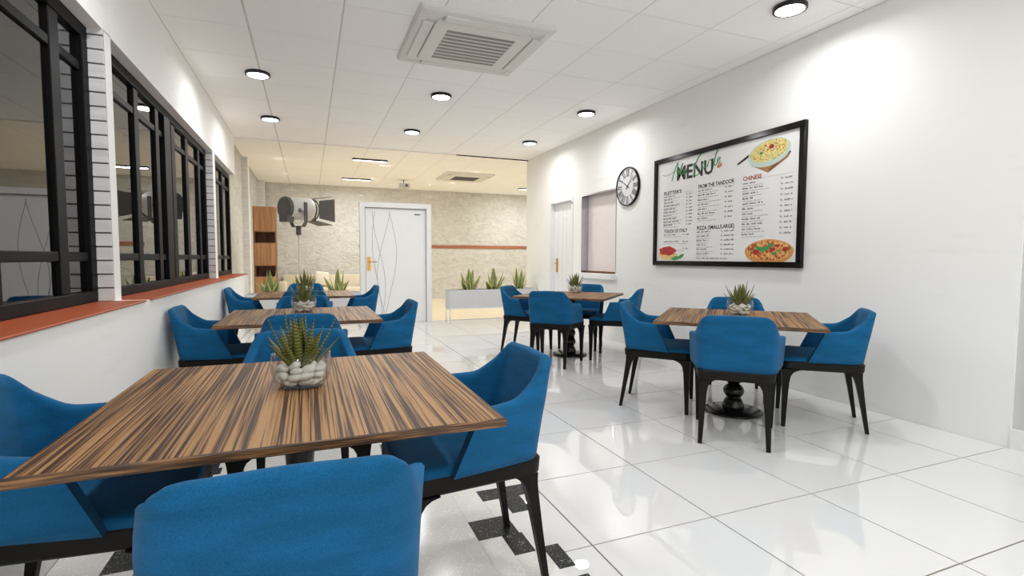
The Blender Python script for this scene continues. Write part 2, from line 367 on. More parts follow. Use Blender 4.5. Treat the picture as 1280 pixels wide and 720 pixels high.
for i in range(13):
    for j in range(9):
        x0 = -1.5 + i * 0.6; y0 = YP + 0.004 + j * 0.6
        sx, sy = min(0.6, XFR - x0) - 0.004, min(0.6, YFAR - y0) - 0.004
        if sx > 0.02 and sy > 0.02: link('floor_tile', slab(sx, sy, 0.006, 'beige_tile', 'beige_tile'), fl2, (x0 + sx / 2, y0 + sy / 2, 0))

# ---- ceiling boards on a grid
ce = struct('ceiling', MB().box(-1.4, 4.6, YBACK, YFAR + 0.2, H + 0.003, H + 0.10).box(4.6, XFR, YP - 0.1, YFAR + 0.2, H + 0.003, H + 0.10), 'ceil_grid', 'white suspended ceiling of square boards')
cxs = [-0.41 + 0.682 * i for i in range(-1, 11)]
cys = [0.594 + 0.674 * j for j in range(0, 21)]
def ctile(x0, x1, y0, y1):
    g = 0.0045 if x0 > 0.2 else 0.008
    sx, sy = x1 - x0 - 2 * g, y1 - y0 - 0.008
    if sx > 0.02 and sy > 0.02:
        link('ceiling_tile', slab(sx, sy, 0.0035, 'ceil_tile', 'ceiling_tile'), ce, ((x0 + x1) / 2, (y0 + y1) / 2, H + 0.0035))
for i in range(len(cxs) - 1):
    for j in range(len(cys) - 1):
        x0, x1, y0, y1 = cxs[i], cxs[i + 1], cys[j], min(cys[j + 1], YFAR)
        if y0 < YP - 0.35: x0 = max(x0, XL); x1 = min(x1, XR)
        else: x0 = max(x0, XFL - 0.1)
        ctile(x0, x1, y0, y1)
obj('ceiling_margin', MB().box(-1.03, 4.5, YBACK, 0.59, H, H + 0.003), 'ceil_tile', ce)

# ---- left wall: header, piers, projecting lower wall
wl = struct('wall_left', MB().box(-1.30, XL, YBACK, YP, 2.365, H + 0.01).box(-1.30, XL, 3.505, 3.612, 0.86, 2.37).box(-1.30, XL, 6.905, 7.05, 0.86, 2.37)
            .box(-1.30, XL, YBACK, 0.2, 0.86, 2.37).box(-1.30, XLOW, YBACK, YP, 0, 0.868), 'plaster', 'white plaster wall with the black windows')
# siding lining on the window reveals facing us
def siding(name, yface, x0, x1, z0, z1, lab):
    r = struct(name, MB().box(x0, x1, yface - 0.006, yface, z0, z1), 'siding_gap', lab)
    z = z0 + 0.002
    while z < z1 - 0.02:
        zt = min(z + 0.0705, z1)
        mbx = MB(); mbx.add([(x, y, zz) for (y, zz) in ((yface - 0.004, z), (yface - 0.017, z + 0.002), (yface - 0.012, zt), (yface - 0.004, zt)) for x in (x0, x1)],
                            [(0, 1, 3, 2), (2, 3, 5, 4), (4, 5, 7, 6), (0, 2, 4, 6), (1, 7, 5, 3)])
        obj('siding_board', mbx, 'siding', r); z += 0.0768
siding('trim_1', 3.505, -1.112, XL, 0.872, 2.365, 'pale grey siding lining at the end of the nearest window')
siding('trim_2', 6.905, -1.112, XL, 0.872, 2.365, 'pale grey siding lining at the end of the wide middle window')
# brick red sills
for k, (y0, y1, lab) in enumerate(((0.2, 3.503, 'brick red sill below the nearest black window'), (3.612, 6.903, 'brick red sill below the wide middle window'), (7.05, YP - 0.03, 'brick red sill below the farthest window'))):
    struct('trim_%d' % (k + 3), MB().rbox(-1.12, XLOW + 0.012, y0, y1, 0.864, 0.8735, 0.003), 'sill', lab)
# black framed windows
def window(name, y0, y1, posts, lab, glass_x=-1.125):
    r = sroot(name, lab)
    x0, x1 = -1.145, XWIN + 0.012
    def bar(nm, a, b, z0, z1, xx0=x0, xx1=x1): obj(nm, MB().rbox(xx0, xx1, a, b, z0, z1, 0.004), 'black_metal', r)
    bar('window_frame', y0, y1, 2.295, 2.365); bar('window_frame', y0, y1, 0.874, 0.935)
    bar('window_frame', y0, y0 + 0.075, 0.935, 2.295); bar('window_frame', y1 - 0.085, y1, 0.935, 2.295)
    ed = [y0 + 0.075]
    for a, b, d in posts:
        bar('mullion', a, b, 0.935, 2.295, x0, x1 - 0.008 + d)
        ed += [a, b]
    ed.append(y1 - 0.085)
    for i in range(0, len(ed), 2):
        a, b = ed[i], ed[i + 1]
        if b - a < 0.01: continue
        for (z0, z1) in ((0.935, 1.098), (1.146, 2.108), (2.156, 2.295)):
            obj('window_pane', MB().box(glass_x - 0.004, glass_x, a, b, z0, z1), 'win_glass', r)
        bar('transom', a, b, 2.108, 2.156, x0, x1 - 0.012); bar('transom', a, b, 1.098, 1.146, x0, x1 - 0.012)
    return r
window('window_1', 0.2, 3.502, [(0.55, 0.65, 0), (1.10, 1.20, 0), (1.75, 1.95, 0.012), (2.46, 2.56, 0), (3.065, 3.165, 0)], 'nearest black framed window at the left edge')
window('window_2', 3.613, 6.902, [(4.30, 4.40, 0), (4.83, 4.93, 0), (5.05, 5.25, 0.012), (5.33, 5.46, 0), (5.88, 6.00, 0), (6.48, 6.58, 0)], 'wide black framed window with slim posts along the left wall')
window('window_3', 7.052, YP - 0.04, [(7.55, 7.63, 0), (8.10, 8.20, 0)], 'farthest black framed window beside the glass partition')

# ---- right wall with door and serving hatch
DR = (7.12, 7.84, 2.03); HA = (5.865, 6.80, 0.905, 2.055)
wr = MB()
wr.box(XR, XR + 0.24, 1.66, HA[0], 0, H).box(XR, XR + 0.24, HA[0], HA[1], 0, HA[2]).box(XR, XR + 0.24, HA[0], HA[1], HA[3], H)
wr.box(XR, XR + 0.24, HA[1], DR[0] - 0.05, 0, H).box(XR, XR + 0.24, DR[0] - 0.05, DR[1] + 0.05, DR[2] + 0.045, H).box(XR, XR + 0.24, DR[1] + 0.05, YP + 0.05, 0, H)
struct('wall_right', wr, 'plaster', 'white plaster wall on the right with framed menu')
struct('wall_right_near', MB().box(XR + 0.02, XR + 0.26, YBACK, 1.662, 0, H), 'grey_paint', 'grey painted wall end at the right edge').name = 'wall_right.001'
struct('baseboard_right', MB().box(XR - 0.006, XR + 0.03, YBACK, 1.659, 0, 0.118), 'white', 'bright white skirting at the right edge')
# door in the right wall
d2 = sroot('door_2', 'white door in the right wall left of the serving hatch')
obj('door_frame', MB().box(XR - 0.012, XR + 0.11, DR[0] - 0.055, DR[0], 0, DR[2] + 0.05).box(XR - 0.012, XR + 0.11, DR[1], DR[1] + 0.055, 0, DR[2] + 0.05).box(XR - 0.012, XR + 0.11, DR[0], DR[1], DR[2], DR[2] + 0.05), 'white', d2)
obj('door_leaf', MB().box(XR + 0.07, XR + 0.11, DR[0], DR[1], 0.005, DR[2]), 'door_white', d2)
for k in range(1, 5): obj('groove', MB().box(XR + 0.068, XR + 0.071, DR[0] + k * 0.144 - 0.003, DR[0] + k * 0.144 + 0.003, 0.05, DR[2] - 0.06), 'groove_light', d2)
def handle(parent, fn):   # fn(a across, z up, d out)
    mbp = MB(); P = [(-0.025, -0.115), (0.025, -0.115), (0.025, 0.115), (-0.025, 0.115)]
    mbp.prism(P, fn, 0.012); a = obj('handle_plate', mbp, 'gold', parent)
    obj('lever', MB().tube([fn(0, 0.03, 0.01), fn(0, 0.03, 0.05), fn(0.02, 0.03, 0.058), fn(0.125, 0.03, 0.055)], 0.009), 'gold', a)
handle(d2, lambda a, b, d: (XR + 0.07 - d, 7.745 - a, 1.0 + b))
obj('door_stop', MB().box(XR - 0.02, XR - 0.01, 7.075, 7.095, 1.97, 1.995), 'black', d2)
# serving hatch
h4 = sroot('window_4', 'serving hatch in the right wall with a steel reveal')
obj('steel_reveal', MB().box(XR - 0.004, XR + 0.20, HA[1] - 0.012, HA[1] + 0.004, HA[2], HA[3]).box(XR - 0.004, XR + 0.20, HA[0] - 0.004, HA[0] + 0.012, HA[2], HA[3]).box(XR - 0.004, XR + 0.20, HA[0] + 0.012, HA[1] - 0.012, HA[3] - 0.012, HA[3] + 0.004), 'steel', h4)
obj('hatch_panel', MB().box(XR + 0.11, XR + 0.13, HA[0] + 0.01, HA[1] - 0.01, HA[2] + 0.03, HA[3] - 0.01), 'hatch', h4)
obj('bottom_rail', MB().box(XR + 0.07, XR + 0.108, HA[0] + 0.012, HA[1] - 0.012, HA[2], HA[2] + 0.028), 'wood_dark', h4)
for k in range(2):
    for q in range(3): obj('panel_seam', MB().box(XR + 0.108, XR + 0.1105, HA[0] + 0.08 + k * 0.42, HA[0] + 0.40 + k * 0.42, 1.0 + q * 0.33, 1.0 + q * 0.33 + 0.003), 'hatch', h4)
obj('hatch_sill', MB().rbox(XR - 0.09, XR + 0.20, HA[0] - 0.03, HA[1] + 0.01, HA[2] - 0.075, HA[2], 0.006), 'white', h4)

# ---- glass partition with white door
gp = sroot('wall_glass', 'clear glass partition across the end of the dining room')
def pane(x0, x1, z0, z1): obj('glass_panel', MB().box(x0, x1, YP - 0.005, YP + 0.005, z0, z1), 'glass', gp)
DX0, DX1, DZ = 0.785, 1.985, 2.045
for a, b in ((XFL, -0.12), (-0.117, DX0 - 0.001), (DX1 + 0.001, 2.98), (2.983, XR + 0.001)): pane(a, b, 0.012, H - 0.012)
pane(DX0, DX1, DZ + 0.001, H - 0.012)
obj('top_channel', MB().box(2.45, XR, YP - 0.012, YP + 0.012, H - 0.014, H), 'black_metal', gp)
obj('top_channel', MB().box(XFL, 2.45, YP - 0.012, YP + 0.012, H - 0.012, H), 'white', gp, label='white stretch of the top channel')
obj('bottom_channel', MB().box(XL + 0.14, DX0, YP - 0.012, YP + 0.012, 0, 0.012).box(DX1, XR, YP - 0.012, YP + 0.012, 0, 0.012), 'white', gp)
d1 = sroot('door_1', 'white door with wavy grooves and gold handle in the glass partition')
fr = MB(); F = 0.085
fr.rbox(DX0, DX0 + F, YP - 0.06, YP + 0.06, 0, DZ, 0.004).rbox(DX1 - F, DX1, YP - 0.06, YP + 0.06, 0, DZ, 0.004).rbox(DX0 + F, DX1 - F, YP - 0.06, YP + 0.06, DZ - F, DZ, 0.004)
obj('door_frame', fr, 'white', d1)
leaf = obj('door_leaf', MB().box(DX0 + F, DX1 - F, YP - 0.008, YP + 0.035, 0.006, DZ - F), 'door_white', d1)
obj('shadow_gap', MB().box(DX0 + F, DX0 + F + 0.012, YP - 0.011, YP - 0.009, 0.006, DZ - F).box(DX1 - F - 0.012, DX1 - F, YP - 0.011, YP - 0.009, 0.006, DZ - F).box(DX0 + F, DX1 - F, YP - 0.011, YP - 0.009, DZ - F - 0.012, DZ - F), 'groove', d1)
for (xa, am, ph) in ((1.10, 0.10, 0.0), (1.18, 0.115, 0.55), (1.29, 0.10, 1.0), (1.06, 0.07, 0.25)):
    pts = []
    for k in range(33):
        z = 0.12 + 1.78 * k / 32
        pts.append((xa + am * math.sin((z / 1.95 + ph) * PI * 1.55), YP - 0.009, z))
    obj('wavy_groove', MB().tube(pts, 0.0030, 4), 'groove', leaf)
handle(d1, lambda a, b, d: (DX0 + F + 0.06 + a, YP - 0.008 - d, 1.02 + b))
obj('door_plate', MB().box(1.70, 1.80, YP - 0.012, YP - 0.008, 1.855, 1.872), 'black', d1)

# ---- far room shell
struct('wall_far', MB().box(-1.5, XFR, YFAR, YFAR + 0.2, 0, H), 'stone', 'rough cream stone wall at the far end')
struct('wall_far_left', MB().box(-1.4, XFL, YP, YFAR, 0, H), 'stone', 'cream stone left wall behind the glass')
struct('wall_far_right', MB().box(XFR, XFR + 0.2, YP, YFAR, 0, H), 'stone')
struct('wall_far_near', MB().box(XR + 0.24, XFR, YP - 0.1, YP + 0.05, 0, H), 'stone')
for k, (y0, x1) in enumerate(((10.5, -1.005), (13.5, -0.96))):
    r = struct('trim_%d' % (6 + k), MB().box(XFL - 0.05, x1, y0, y0 + 0.20, 0, H), 'white', ('nearer' if k == 0 else 'farther') + ' siding clad pier on the far left wall')
    s_ = MB(); z = 0.0
    while z < H - 0.01: s_.box(XFL, x1 - 0.004, y0 - 0.014, y0, z + 0.006, min(z + 0.0765, H)); z += 0.0768
    q = obj('siding_boards', s_, 'siding', r); q['kind'] = 'stuff'
struct('trim_8', MB().rbox(1.2, XFR, YFAR - 0.025, YFAR, 1.385, 1.47, 0.003), 'rail', 'red brown wooden rail along the far stone wall')
struct('wall_back', MB().box(-1.4, 4.6, YBACK - 0.2, YBACK, 2.7, H).box(-1.4, -0.85, YBACK - 0.2, YBACK, 0, 2.7).box(3.6, 4.6, YBACK - 0.2, YBACK, 0, 2.7).box(-0.85, 3.6, YBACK - 0.2, YBACK, 0, 0.1), 'plaster')  # unseen back wall, left open for the added glazing
w5 = sroot('added_window_5', 'added unseen glazed front letting fill light into the near end of the room')  # unseen front, added so world light brightens the ceiling and walls
for k in range(5): obj('mullion', MB().box(-0.85 + k * 1.1, -0.80 + k * 1.1, YBACK - 0.14, YBACK - 0.08, 0.1, 2.7), 'black_metal', w5)
for k in range(4): obj('window_pane', MB().box(-0.80 + k * 1.1, 0.25 + k * 1.1, YBACK - 0.115, YBACK - 0.105, 0.1, 2.7), 'bowl', w5)

# ================================================================== CEILING LIGHTS, AIR UNITS
ring = MB().lathe([(0.098, 0.0), (0.112, 0.0), (0.115, -0.004), (0.115, -0.028), (0.108, -0.032), (0.098, -0.030), (0.098, -0.022)], 32, cap=False).mesh('lamp_ring', 'black')
disc = MB().lathe([(0.098, -0.024), (0.098, -0.0285), (0.05, -0.031)], 32).mesh('diffuser', 'lamp')
DL = [((3.271, 2.79), 'round black rimmed downlight nearest us, above the menu wall'), ((-0.437, 5.72), 'round downlight nearer of the pair beside the window wall'), ((-0.437, 7.46), 'round downlight farther of the pair beside the window wall'),
      ((1.412, 5.71), 'round downlight just beyond the air unit'), ((1.412, 7.45), 'round downlight in the middle row nearest the glass partition'), ((3.258, 5.69), 'round downlight near the clock wall'), ((3.262, 7.46), 'round downlight in the corner above the right door'),
      ((-0.437, 2.79), 'round downlight above the nearest window table'), ((-0.437, 0.6), 'round downlight at the near end of the window side'), ((1.412, 2.4), 'round downlight in the middle row nearer us than the air unit'), ((1.412, 0.2), 'round downlight second from the added glazed front in the middle row'), ((3.262, 0.6), 'round downlight at the near end of the menu wall side'),
      ((1.412, -1.8), 'round downlight closest to the added glazed front')]
for (x, y), lab in DL:
    t = thing('ceiling_downlight', lab, 'ceiling light', (x, y, H), 0, 'round downlights of the dining room')
    link('lamp_ring', ring, t); link('diffuser', disc, t)
    ld = bpy.data.lights.new('downlight_lamp', 'AREA'); ld.shape = 'DISK'; ld.size = 0.19; ld.spread = math.radians(168); ld.energy = DOWN_W; ld.color = (1.0, 0.997, 0.99)
    link('lamp', ld, t, (0, 0, -0.036))
for (x, y), lab in (((1.09, 9.9), 'flat bar ceiling light behind the glass above the door'), ((1.05, 12.4), 'flat bar ceiling light nearest the far stone wall'), ((5.45, 12.45), 'flat bar ceiling light cut off by the right wall end'), ((5.45, 9.9), 'flat bar ceiling light hidden right of the partition')):
    t = thing('ceiling_bar_light', lab, 'ceiling light', (x, y, H), 0, 'bar lights of the far room')
    obj('lamp_ring', MB().box(-0.315, 0.315, -0.06, -0.052, -0.032, 0).box(-0.315, 0.315, 0.052, 0.06, -0.032, 0).box(-0.315, -0.307, -0.052, 0.052, -0.032, 0).box(0.307, 0.315, -0.052, 0.052, -0.032, 0), 'black', t).name = 'lamp_frame'
    obj('diffuser', MB().box(-0.307, 0.307, -0.052, 0.052, -0.029, -0.005), 'lamp', t)
    ld = bpy.data.lights.new('bar_lamp', 'AREA'); ld.shape = 'RECTANGLE'; ld.size = 0.6; ld.size_y = 0.1; ld.energy = BAR_W; ld.color = (1.0, 0.995, 0.98)
    link('lamp', ld, t, (0, 0, -0.036))

def air_unit(loc, lab, simple=False):
    t = thing('ceiling_air_unit', lab, 'air conditioner', loc, 0, None if simple else None)
    o_ = 0.545; i_ = 0.40; g = 0.285
    def sq(h, r, z, n=5):
        pts = []
        for cx, cy, a0 in ((h - r, h - r, 0), (-h + r, h - r, PI / 2), (-h + r, -h + r, PI), (h - r, -h + r, 1.5 * PI)):
            for k in range(n + 1): a = a0 + PI / 2 * k / n; pts.append((cx + r * math.cos(a), cy + r * math.sin(a), z))
        return pts
    b = MB().loft([sq(o_, 0.03, 0), sq(o_, 0.03, -0.022), sq(o_ - 0.012, 0.03, -0.034), sq(0.475, 0.04, -0.040), sq(0.47, 0.04, -0.032), sq(0.405, 0.05, -0.030)], 0, False)
    obj('body', b, 'ac', t)
    for k in range(4):
        a = k * PI / 2
        fl_ = MB().rbox(-0.345, 0.345, 0.408, 0.492, -0.052, -0.034, 0.006); obj('louver_flap', fl_, 'ac', t, rot=(0, 0, a))
        [obj('flap_gap', MB().box(gx - 0.0025, gx + 0.0025, 0.405, 0.50, -0.0415, -0.033), 'groove_light', t, rot=(0, 0, a)) for gx in (-0.35, 0.35)]
    pn = MB().loft([sq(0.398, 0.05, -0.030), sq(0.398, 0.05, -0.046), sq(0.390, 0.05, -0.052)], 0, False); p = obj('grille_panel', pn, 'ac', t)
    sl = MB()
    if simple:
        sl.box(-g, g, -g * 0.9, g * 0.9, -0.0535, -0.051)
    else:
        for r in range(9):
            for c in range(40):
                x = -g + (c + 0.5) * 2 * g / 40; y = -0.265 + r * 0.0665
                sl.box(x - 0.0042, x + 0.0042, y - 0.022, y + 0.022, -0.0530, -0.0515)
    q = obj('grille_slots', sl, 'slot', p); q['kind'] = 'stuff'
    return t
air_unit((1.322, 4.262, H), 'square white cassette air unit with slotted grille in the near ceiling')
air_unit((3.28, 11.13, H), 'square cassette air unit in the far ceiling behind the glass', True)

pj = thing('ceiling_projector', 'small white projector hanging from the far ceiling on a rod', 'projector', (2.10, 12.2, H))
obj('rod', MB().tube([(0, 0, 0), (0, 0, -0.09)], 0.010), 'lampdark', pj)
obj('body', MB().rbox(-0.13, 0.13, -0.11, 0.11, -0.185, -0.085, 0.012, 2), 'lampgrey', pj)
obj('lens', MB().tube([(0.05, -0.10, -0.135), (0.05, -0.125, -0.135)], 0.03, 14), 'lampdark', pj)

# ================================================================== DINING TABLES
def make_table():
    t = thing('dining_table', '', 'table')
    S = 0.515
    top = MB()
    R = lambda h, z: [(-h, -h, z), (h, -h, z), (h, h, z), (-h, h, z)]
    top.add(R(S - 0.004, 0.70), [(0, 1, 2, 3)], 0)
    rings = [R(S - 0.004, 0.70), R(S, 0.6965), R(S, 0.679), R(S - 0.003, 0.676)]
    top.loft(rings, 1, False, cap=False); top.add(R(S - 0.003, 0.676), [(3, 2, 1, 0)], 1)
    obj('tabletop', top, ['zebra', 'edge'], t)
    obj('top_plate', MB().rbox(-0.16, 0.16, -0.16, 0.16, 0.655, 0.676, 0.004), 'iron', t)
    col = [(0.075, 0.016), (0.075, 0.05), (0.062, 0.085), (0.05, 0.105)]
    def ball(z, r, n=7): return [(0.034 + (r - 0.034) * math.sin(PI * k / (n - 1)) ** 0.7, z - r * 0.72 + 1.44 * r * k / (n - 1)) for k in range(n)]
    col += ball(0.155, 0.072) + ball(0.255, 0.068) + [(0.046, 0.315), (0.052, 0.335)] + ball(0.40, 0.062) + [(0.042, 0.46), (0.048, 0.55), (0.056, 0.62), (0.075, 0.64), (0.075, 0.656)]
    obj('pedestal', MB().lathe(col, 28), 'iron', t)
    obj('base', MB().lathe([(0.197, 0.0), (0.2, 0.004), (0.2, 0.012), (0.19, 0.018), (0.12, 0.026), (0.076, 0.034)], 40), 'iron', t)
    return t
T0 = make_table()
TABLES = [((-0.04, 1.745), 0.0, 'nearest square zebra-wood table, filling the left foreground'), ((-0.05, 4.07), 0.0, 'square zebra-wood table in the middle of the window-side row'), ((-0.05, 6.40), 0.0, 'square zebra-wood table farthest along the window side, near the glass'),
          ((2.875, 2.825), -PI / 4, 'square zebra-wood table set cornerwise below the framed menu'), ((2.80, 5.22), -PI / 4, 'square zebra-wood table set cornerwise in front of the serving hatch')]
for i, ((x, y), rz, lab) in enumerate(TABLES):
    t = T0 if i == 0 else dup(T0, (x, y, 0), rz, lab)
    t.location = (x, y, 0); t.rotation_euler = (0, 0, rz); t['label'] = lab; t['group'] = 'square dining tables'

# ================================================================== ARMCHAIRS
def sstep(a, b, x): x = max(0, min(1, (x - a) / (b - a))); return x * x * (3 - 2 * x)
def make_chair():
    t = thing('dining_armchair', '', 'chair')
    ZB = 0.447; NS, NC, NBK, NV = 12, 9, 8, 9
    def row(u_idx, z, ins):
        f = (z - ZB) / 0.34
        yb = -0.212 - 0.056 * f + ins
        yf = 0.115 - (z - ZB) * 0.45
        hr = 0.214 - 0.012 * sstep(0.62, 0.74, z) - ins
        hf = 0.272 + 0.016 * min(1, f * 1.7) - ins
        r = 0.078 - 0.026 * sstep(0.55, 0.76, z) - ins * 0.5
        B = Vector((hr, yb, z)); F_ = Vector((hr + (hf - hr) * (yf - yb) / (0.07 + 0.23), yf, z))
        P0 = B + (F_ - B).normalized() * r; P2 = B - Vector((r, 0, 0))
        i = u_idx; mir = 1
        if i > NS + NC + NBK / 2: i = 2 * NS + 2 * NC + NBK - i; mir = -1
        if i <= NS: p = F_.lerp(P0, i / NS)
        elif i <= NS + NC:
            q = (i - NS) / NC; p = P0 * (1 - q) ** 2 + B * (2 * q * (1 - q)) + P2 * q * q
        else: p = P2.lerp(Vector((0, yb, z)), (i - NS - NC) / (NBK / 2))
        return Vector((p.x * mir, p.y, z))
    NU = 2 * NS + 2 * NC + NBK + 1
    def ztop(u):
        k = min(u, NU - 1 - u)
        if k <= NS:
            y = 0.025 - 0.235 * k / NS; tt = -0.145 - y
            return 0.648 - 0.05 * y + 0.85 * 0.5 * (tt + math.sqrt(tt * tt + 0.0003))
        k -= NS
        if k <= NC:
            return 0.715 + 0.068 * (1 - (1 - k / NC) ** 2.2)
        return 0.783 + 0.004 * sstep(0, 1, (k - NC) / (NBK / 2))
    sh = MB(); TH = 0.034
    grid = []
    for u in range(NU):
        zt = ztop(u); colm = []
        for v in range(NV): colm.append(row(u, ZB + (zt - 0.010 - ZB) * v / (NV - 1), 0.0))
        o = row(u, zt - 0.010, 0.006); o.z = zt - 0.002; colm.append(o)
        o = row(u, zt - 0.010, TH * 0.5); o.z = zt + 0.001; colm.append(o)
        o = row(u, zt - 0.010, TH - 0.006); o.z = zt - 0.002; colm.append(o)
        for v in range(NV - 1, -1, -1): colm.append(row(u, ZB + (zt - 0.010 - ZB) * v / (NV - 1), TH))
        grid.append(colm)
    K = len(grid[0]); vs = [p for c in grid for p in c]; fs = []
    for u in range(NU - 1):
        for k in range(K): fs.append((u * K + k, (u + 1) * K + k, (u + 1) * K + (k + 1) % K, u * K + (k + 1) % K))
    sh.add(vs, fs, 0, True)
    def endcap(u):     # front edge of an arm
        ids = []
        for v in range(NV): ids.append((grid[u][v], grid[u][K - 1 - v]))
        vv = [p for pr_ in ids for p in pr_] + [grid[u][NV], grid[u][NV + 2], grid[u][NV + 1]]
        ff = [(2 * v, 2 * v + 1, 2 * v + 3, 2 * v + 2) for v in range(NV - 1)]
        e = 2 * NV; ff += [(e - 2, e - 1, e + 1, e), (e, e + 1, e + 2)]
        sh.add(vv, ff, 0, False)
    endcap(0); endcap(NU - 1)
    obj('backrest', sh, 'fabric', t)
    # seat pad
    def plan(hx, yb, yf, rb, rf, z, n=6):
        hr = hx * 0.845
        pts = []
        for cx, cy, r, a0 in ((hx - rf, yf - rf, rf, 0), (-hx + rf, yf - rf, rf, PI / 2), (-hr + rb, yb + rb, rb, PI), (hr - rb, yb + rb, rb, 1.5 * PI)):
            for k in range(n + 1): a = a0 + PI / 2 * k / n; pts.append((cx + r * math.cos(a), cy + r * math.sin(a), z))
        return pts
    sp = MB().loft([plan(0.250, -0.195, 0.262, 0.05, 0.05, 0.440), plan(0.254, -0.195, 0.270, 0.05, 0.05, 0.446), plan(0.254, -0.195, 0.270, 0.05, 0.05, 0.462), plan(0.248, -0.19, 0.262, 0.05, 0.05, 0.472), plan(0.225, -0.17, 0.235, 0.1, 0.05, 0.477), plan(0.12, -0.08, 0.13, 0.06, 0.05, 0.480)], 0, True)
    obj('seat', sp, 'fabric', t)
    fr_ = MB().loft([plan(0.246, -0.206, 0.258, 0.04, 0.05, 0.388), plan(0.254, -0.212, 0.266, 0.042, 0.05, 0.396), plan(0.257, -0.215, 0.268, 0.042, 0.05, 0.440), plan(0.253, -0.211, 0.264, 0.042, 0.05, 0.4455)], 0, False)
    obj('seat_frame', fr_, 'leg', t)
    for sx in (-1, 1):
        for back in (True, False):
            rings = []
            for z, wd, inw in ((0.0, 0.024, 0.0), (0.10, 0.029, 0.0), (0.20, 0.035, 0.0), (0.30, 0.043, 0.0), (0.345, 0.048, 0.004), (0.368, 0.053, 0.014), (0.382, 0.058, 0.030), (0.391, 0.062, 0.055)):
                f = z / 0.39
                if back: cx, cy = 0.187 - 0.012 * f, -0.238 + 0.064 * f
                else: cx, cy = 0.226 + 0.002 * f, 0.243 - 0.007 * f
                xo = cx + wd * 0.5; xi = cx - wd * 0.5 - inw
                if back: y0, y1 = cy - wd * 0.42, cy + wd * 0.42 + inw
                else: y0, y1 = cy - wd * 0.5 - inw, cy + wd * 0.5
                rings.append([(sx * xi, y0, z), (sx * xo, y0, z), (sx * xo, y1, z), (sx * xi, y1, z)])
            obj('leg', MB().loft(rings, 0, False), 'leg', t)
    return t
C0 = make_chair()
A = math.sqrt(0.5)
def seat_at(tx, ty, dirx, diry, d): return (tx + dirx * d, ty + diry * d, 0), math.atan2(diry, dirx) + PI / 2
CH = []
def around(tab, d4, labs):
    (tx, ty), rz, _ = TABLES[tab]
    for (dx, dy), d, lab in zip([(0, -1), (1, 0), (0, 1), (-1, 0)], d4, labs):
        c, s = math.cos(rz), math.sin(rz)
        loc, r = seat_at(tx, ty, dx * c - dy * s, dx * s + dy * c, d); CH.append((loc, r, lab))
around(0, (0.622, 0.55, 0.57, 0.55), ['blue armchair nearest us, seen from behind at the front of the nearest table', 'blue armchair on the right side of the nearest table, turned to the window', 'blue armchair across the nearest table, behind its potted plant', 'blue armchair cut by the left edge at the nearest table'])
around(1, (0.55, 0.56, 0.55, 0.55), ['blue armchair with its back to us at the middle window-side table', 'blue armchair on the aisle side of the middle window-side table', 'blue armchair on the far side of the middle window-side table', 'blue armchair against the window wall at the middle table'])
around(2, (0.55, 0.56, 0.55, 0.55), ['blue armchair with its back to us at the farthest window-side table', 'blue armchair by the white door at the farthest window-side table', 'blue armchair facing us beyond the farthest window-side table', 'blue armchair against the window wall at the farthest table'])
around(3, (0.55, 0.55, 0.55, 0.55), ['blue armchair with its back to us at the table below the menu', 'blue armchair nearest the right wall at the table below the menu', 'blue armchair against the menu wall, behind the potted plant', 'blue armchair at the left corner of the table below the menu'])
around(4, (0.55, 0.55, 0.55, 0.55), ['blue armchair with its back to us at the table before the hatch', 'blue armchair at the right of the table before the hatch', 'blue armchair below the serving hatch, facing us', 'blue armchair by the grey planter at the table before the hatch'])
for i, (loc, r, lab) in enumerate(CH):
    c = C0 if i == 0 else dup(C0, loc, r, lab)
    c.location = loc; c.rotation_euler = (0, 0, r); c['label'] = lab; c['group'] = 'blue armchairs around the dining tables'

# ================================================================== POTTED PLANTS ON THE TABLES
def leaf_mb(L, W, T, bend, n=7):
    mb = MB(); rings = []; uv = []
    for k in range(n + 1):
        s = k / n; wd = W * (0.62 + 0.38 * math.sin(min(1, s * 2.4) * PI / 2)) * (1 - s ** 1.9) + 0.0006
        th = T * (1 - s * 0.85) * 0.5 + 0.0004
        z = L * (s - 0.10 * bend * s * s); y = bend * L * 0.42 * s * s
        rings.append([(-wd / 2, y - th * 0.6, z), (0, y + th, z), (wd / 2, y - th * 0.6, z), (0, y - th * 0.8, z)])
        uv += [(0.0, s), (0.5, s), (1.0, s), (0.5, s)]
    m4 = 4; vs = [p for r in rings for p in r]; fs = []
    for i in range(n):
        for k in range(m4): fs.append((i * m4 + k, i * m4 + (k + 1) % m4, (i + 1) * m4 + (k + 1) % m4, (i + 1) * m4 + k))
    mb.add(vs, fs, 0, True, uv); return mb
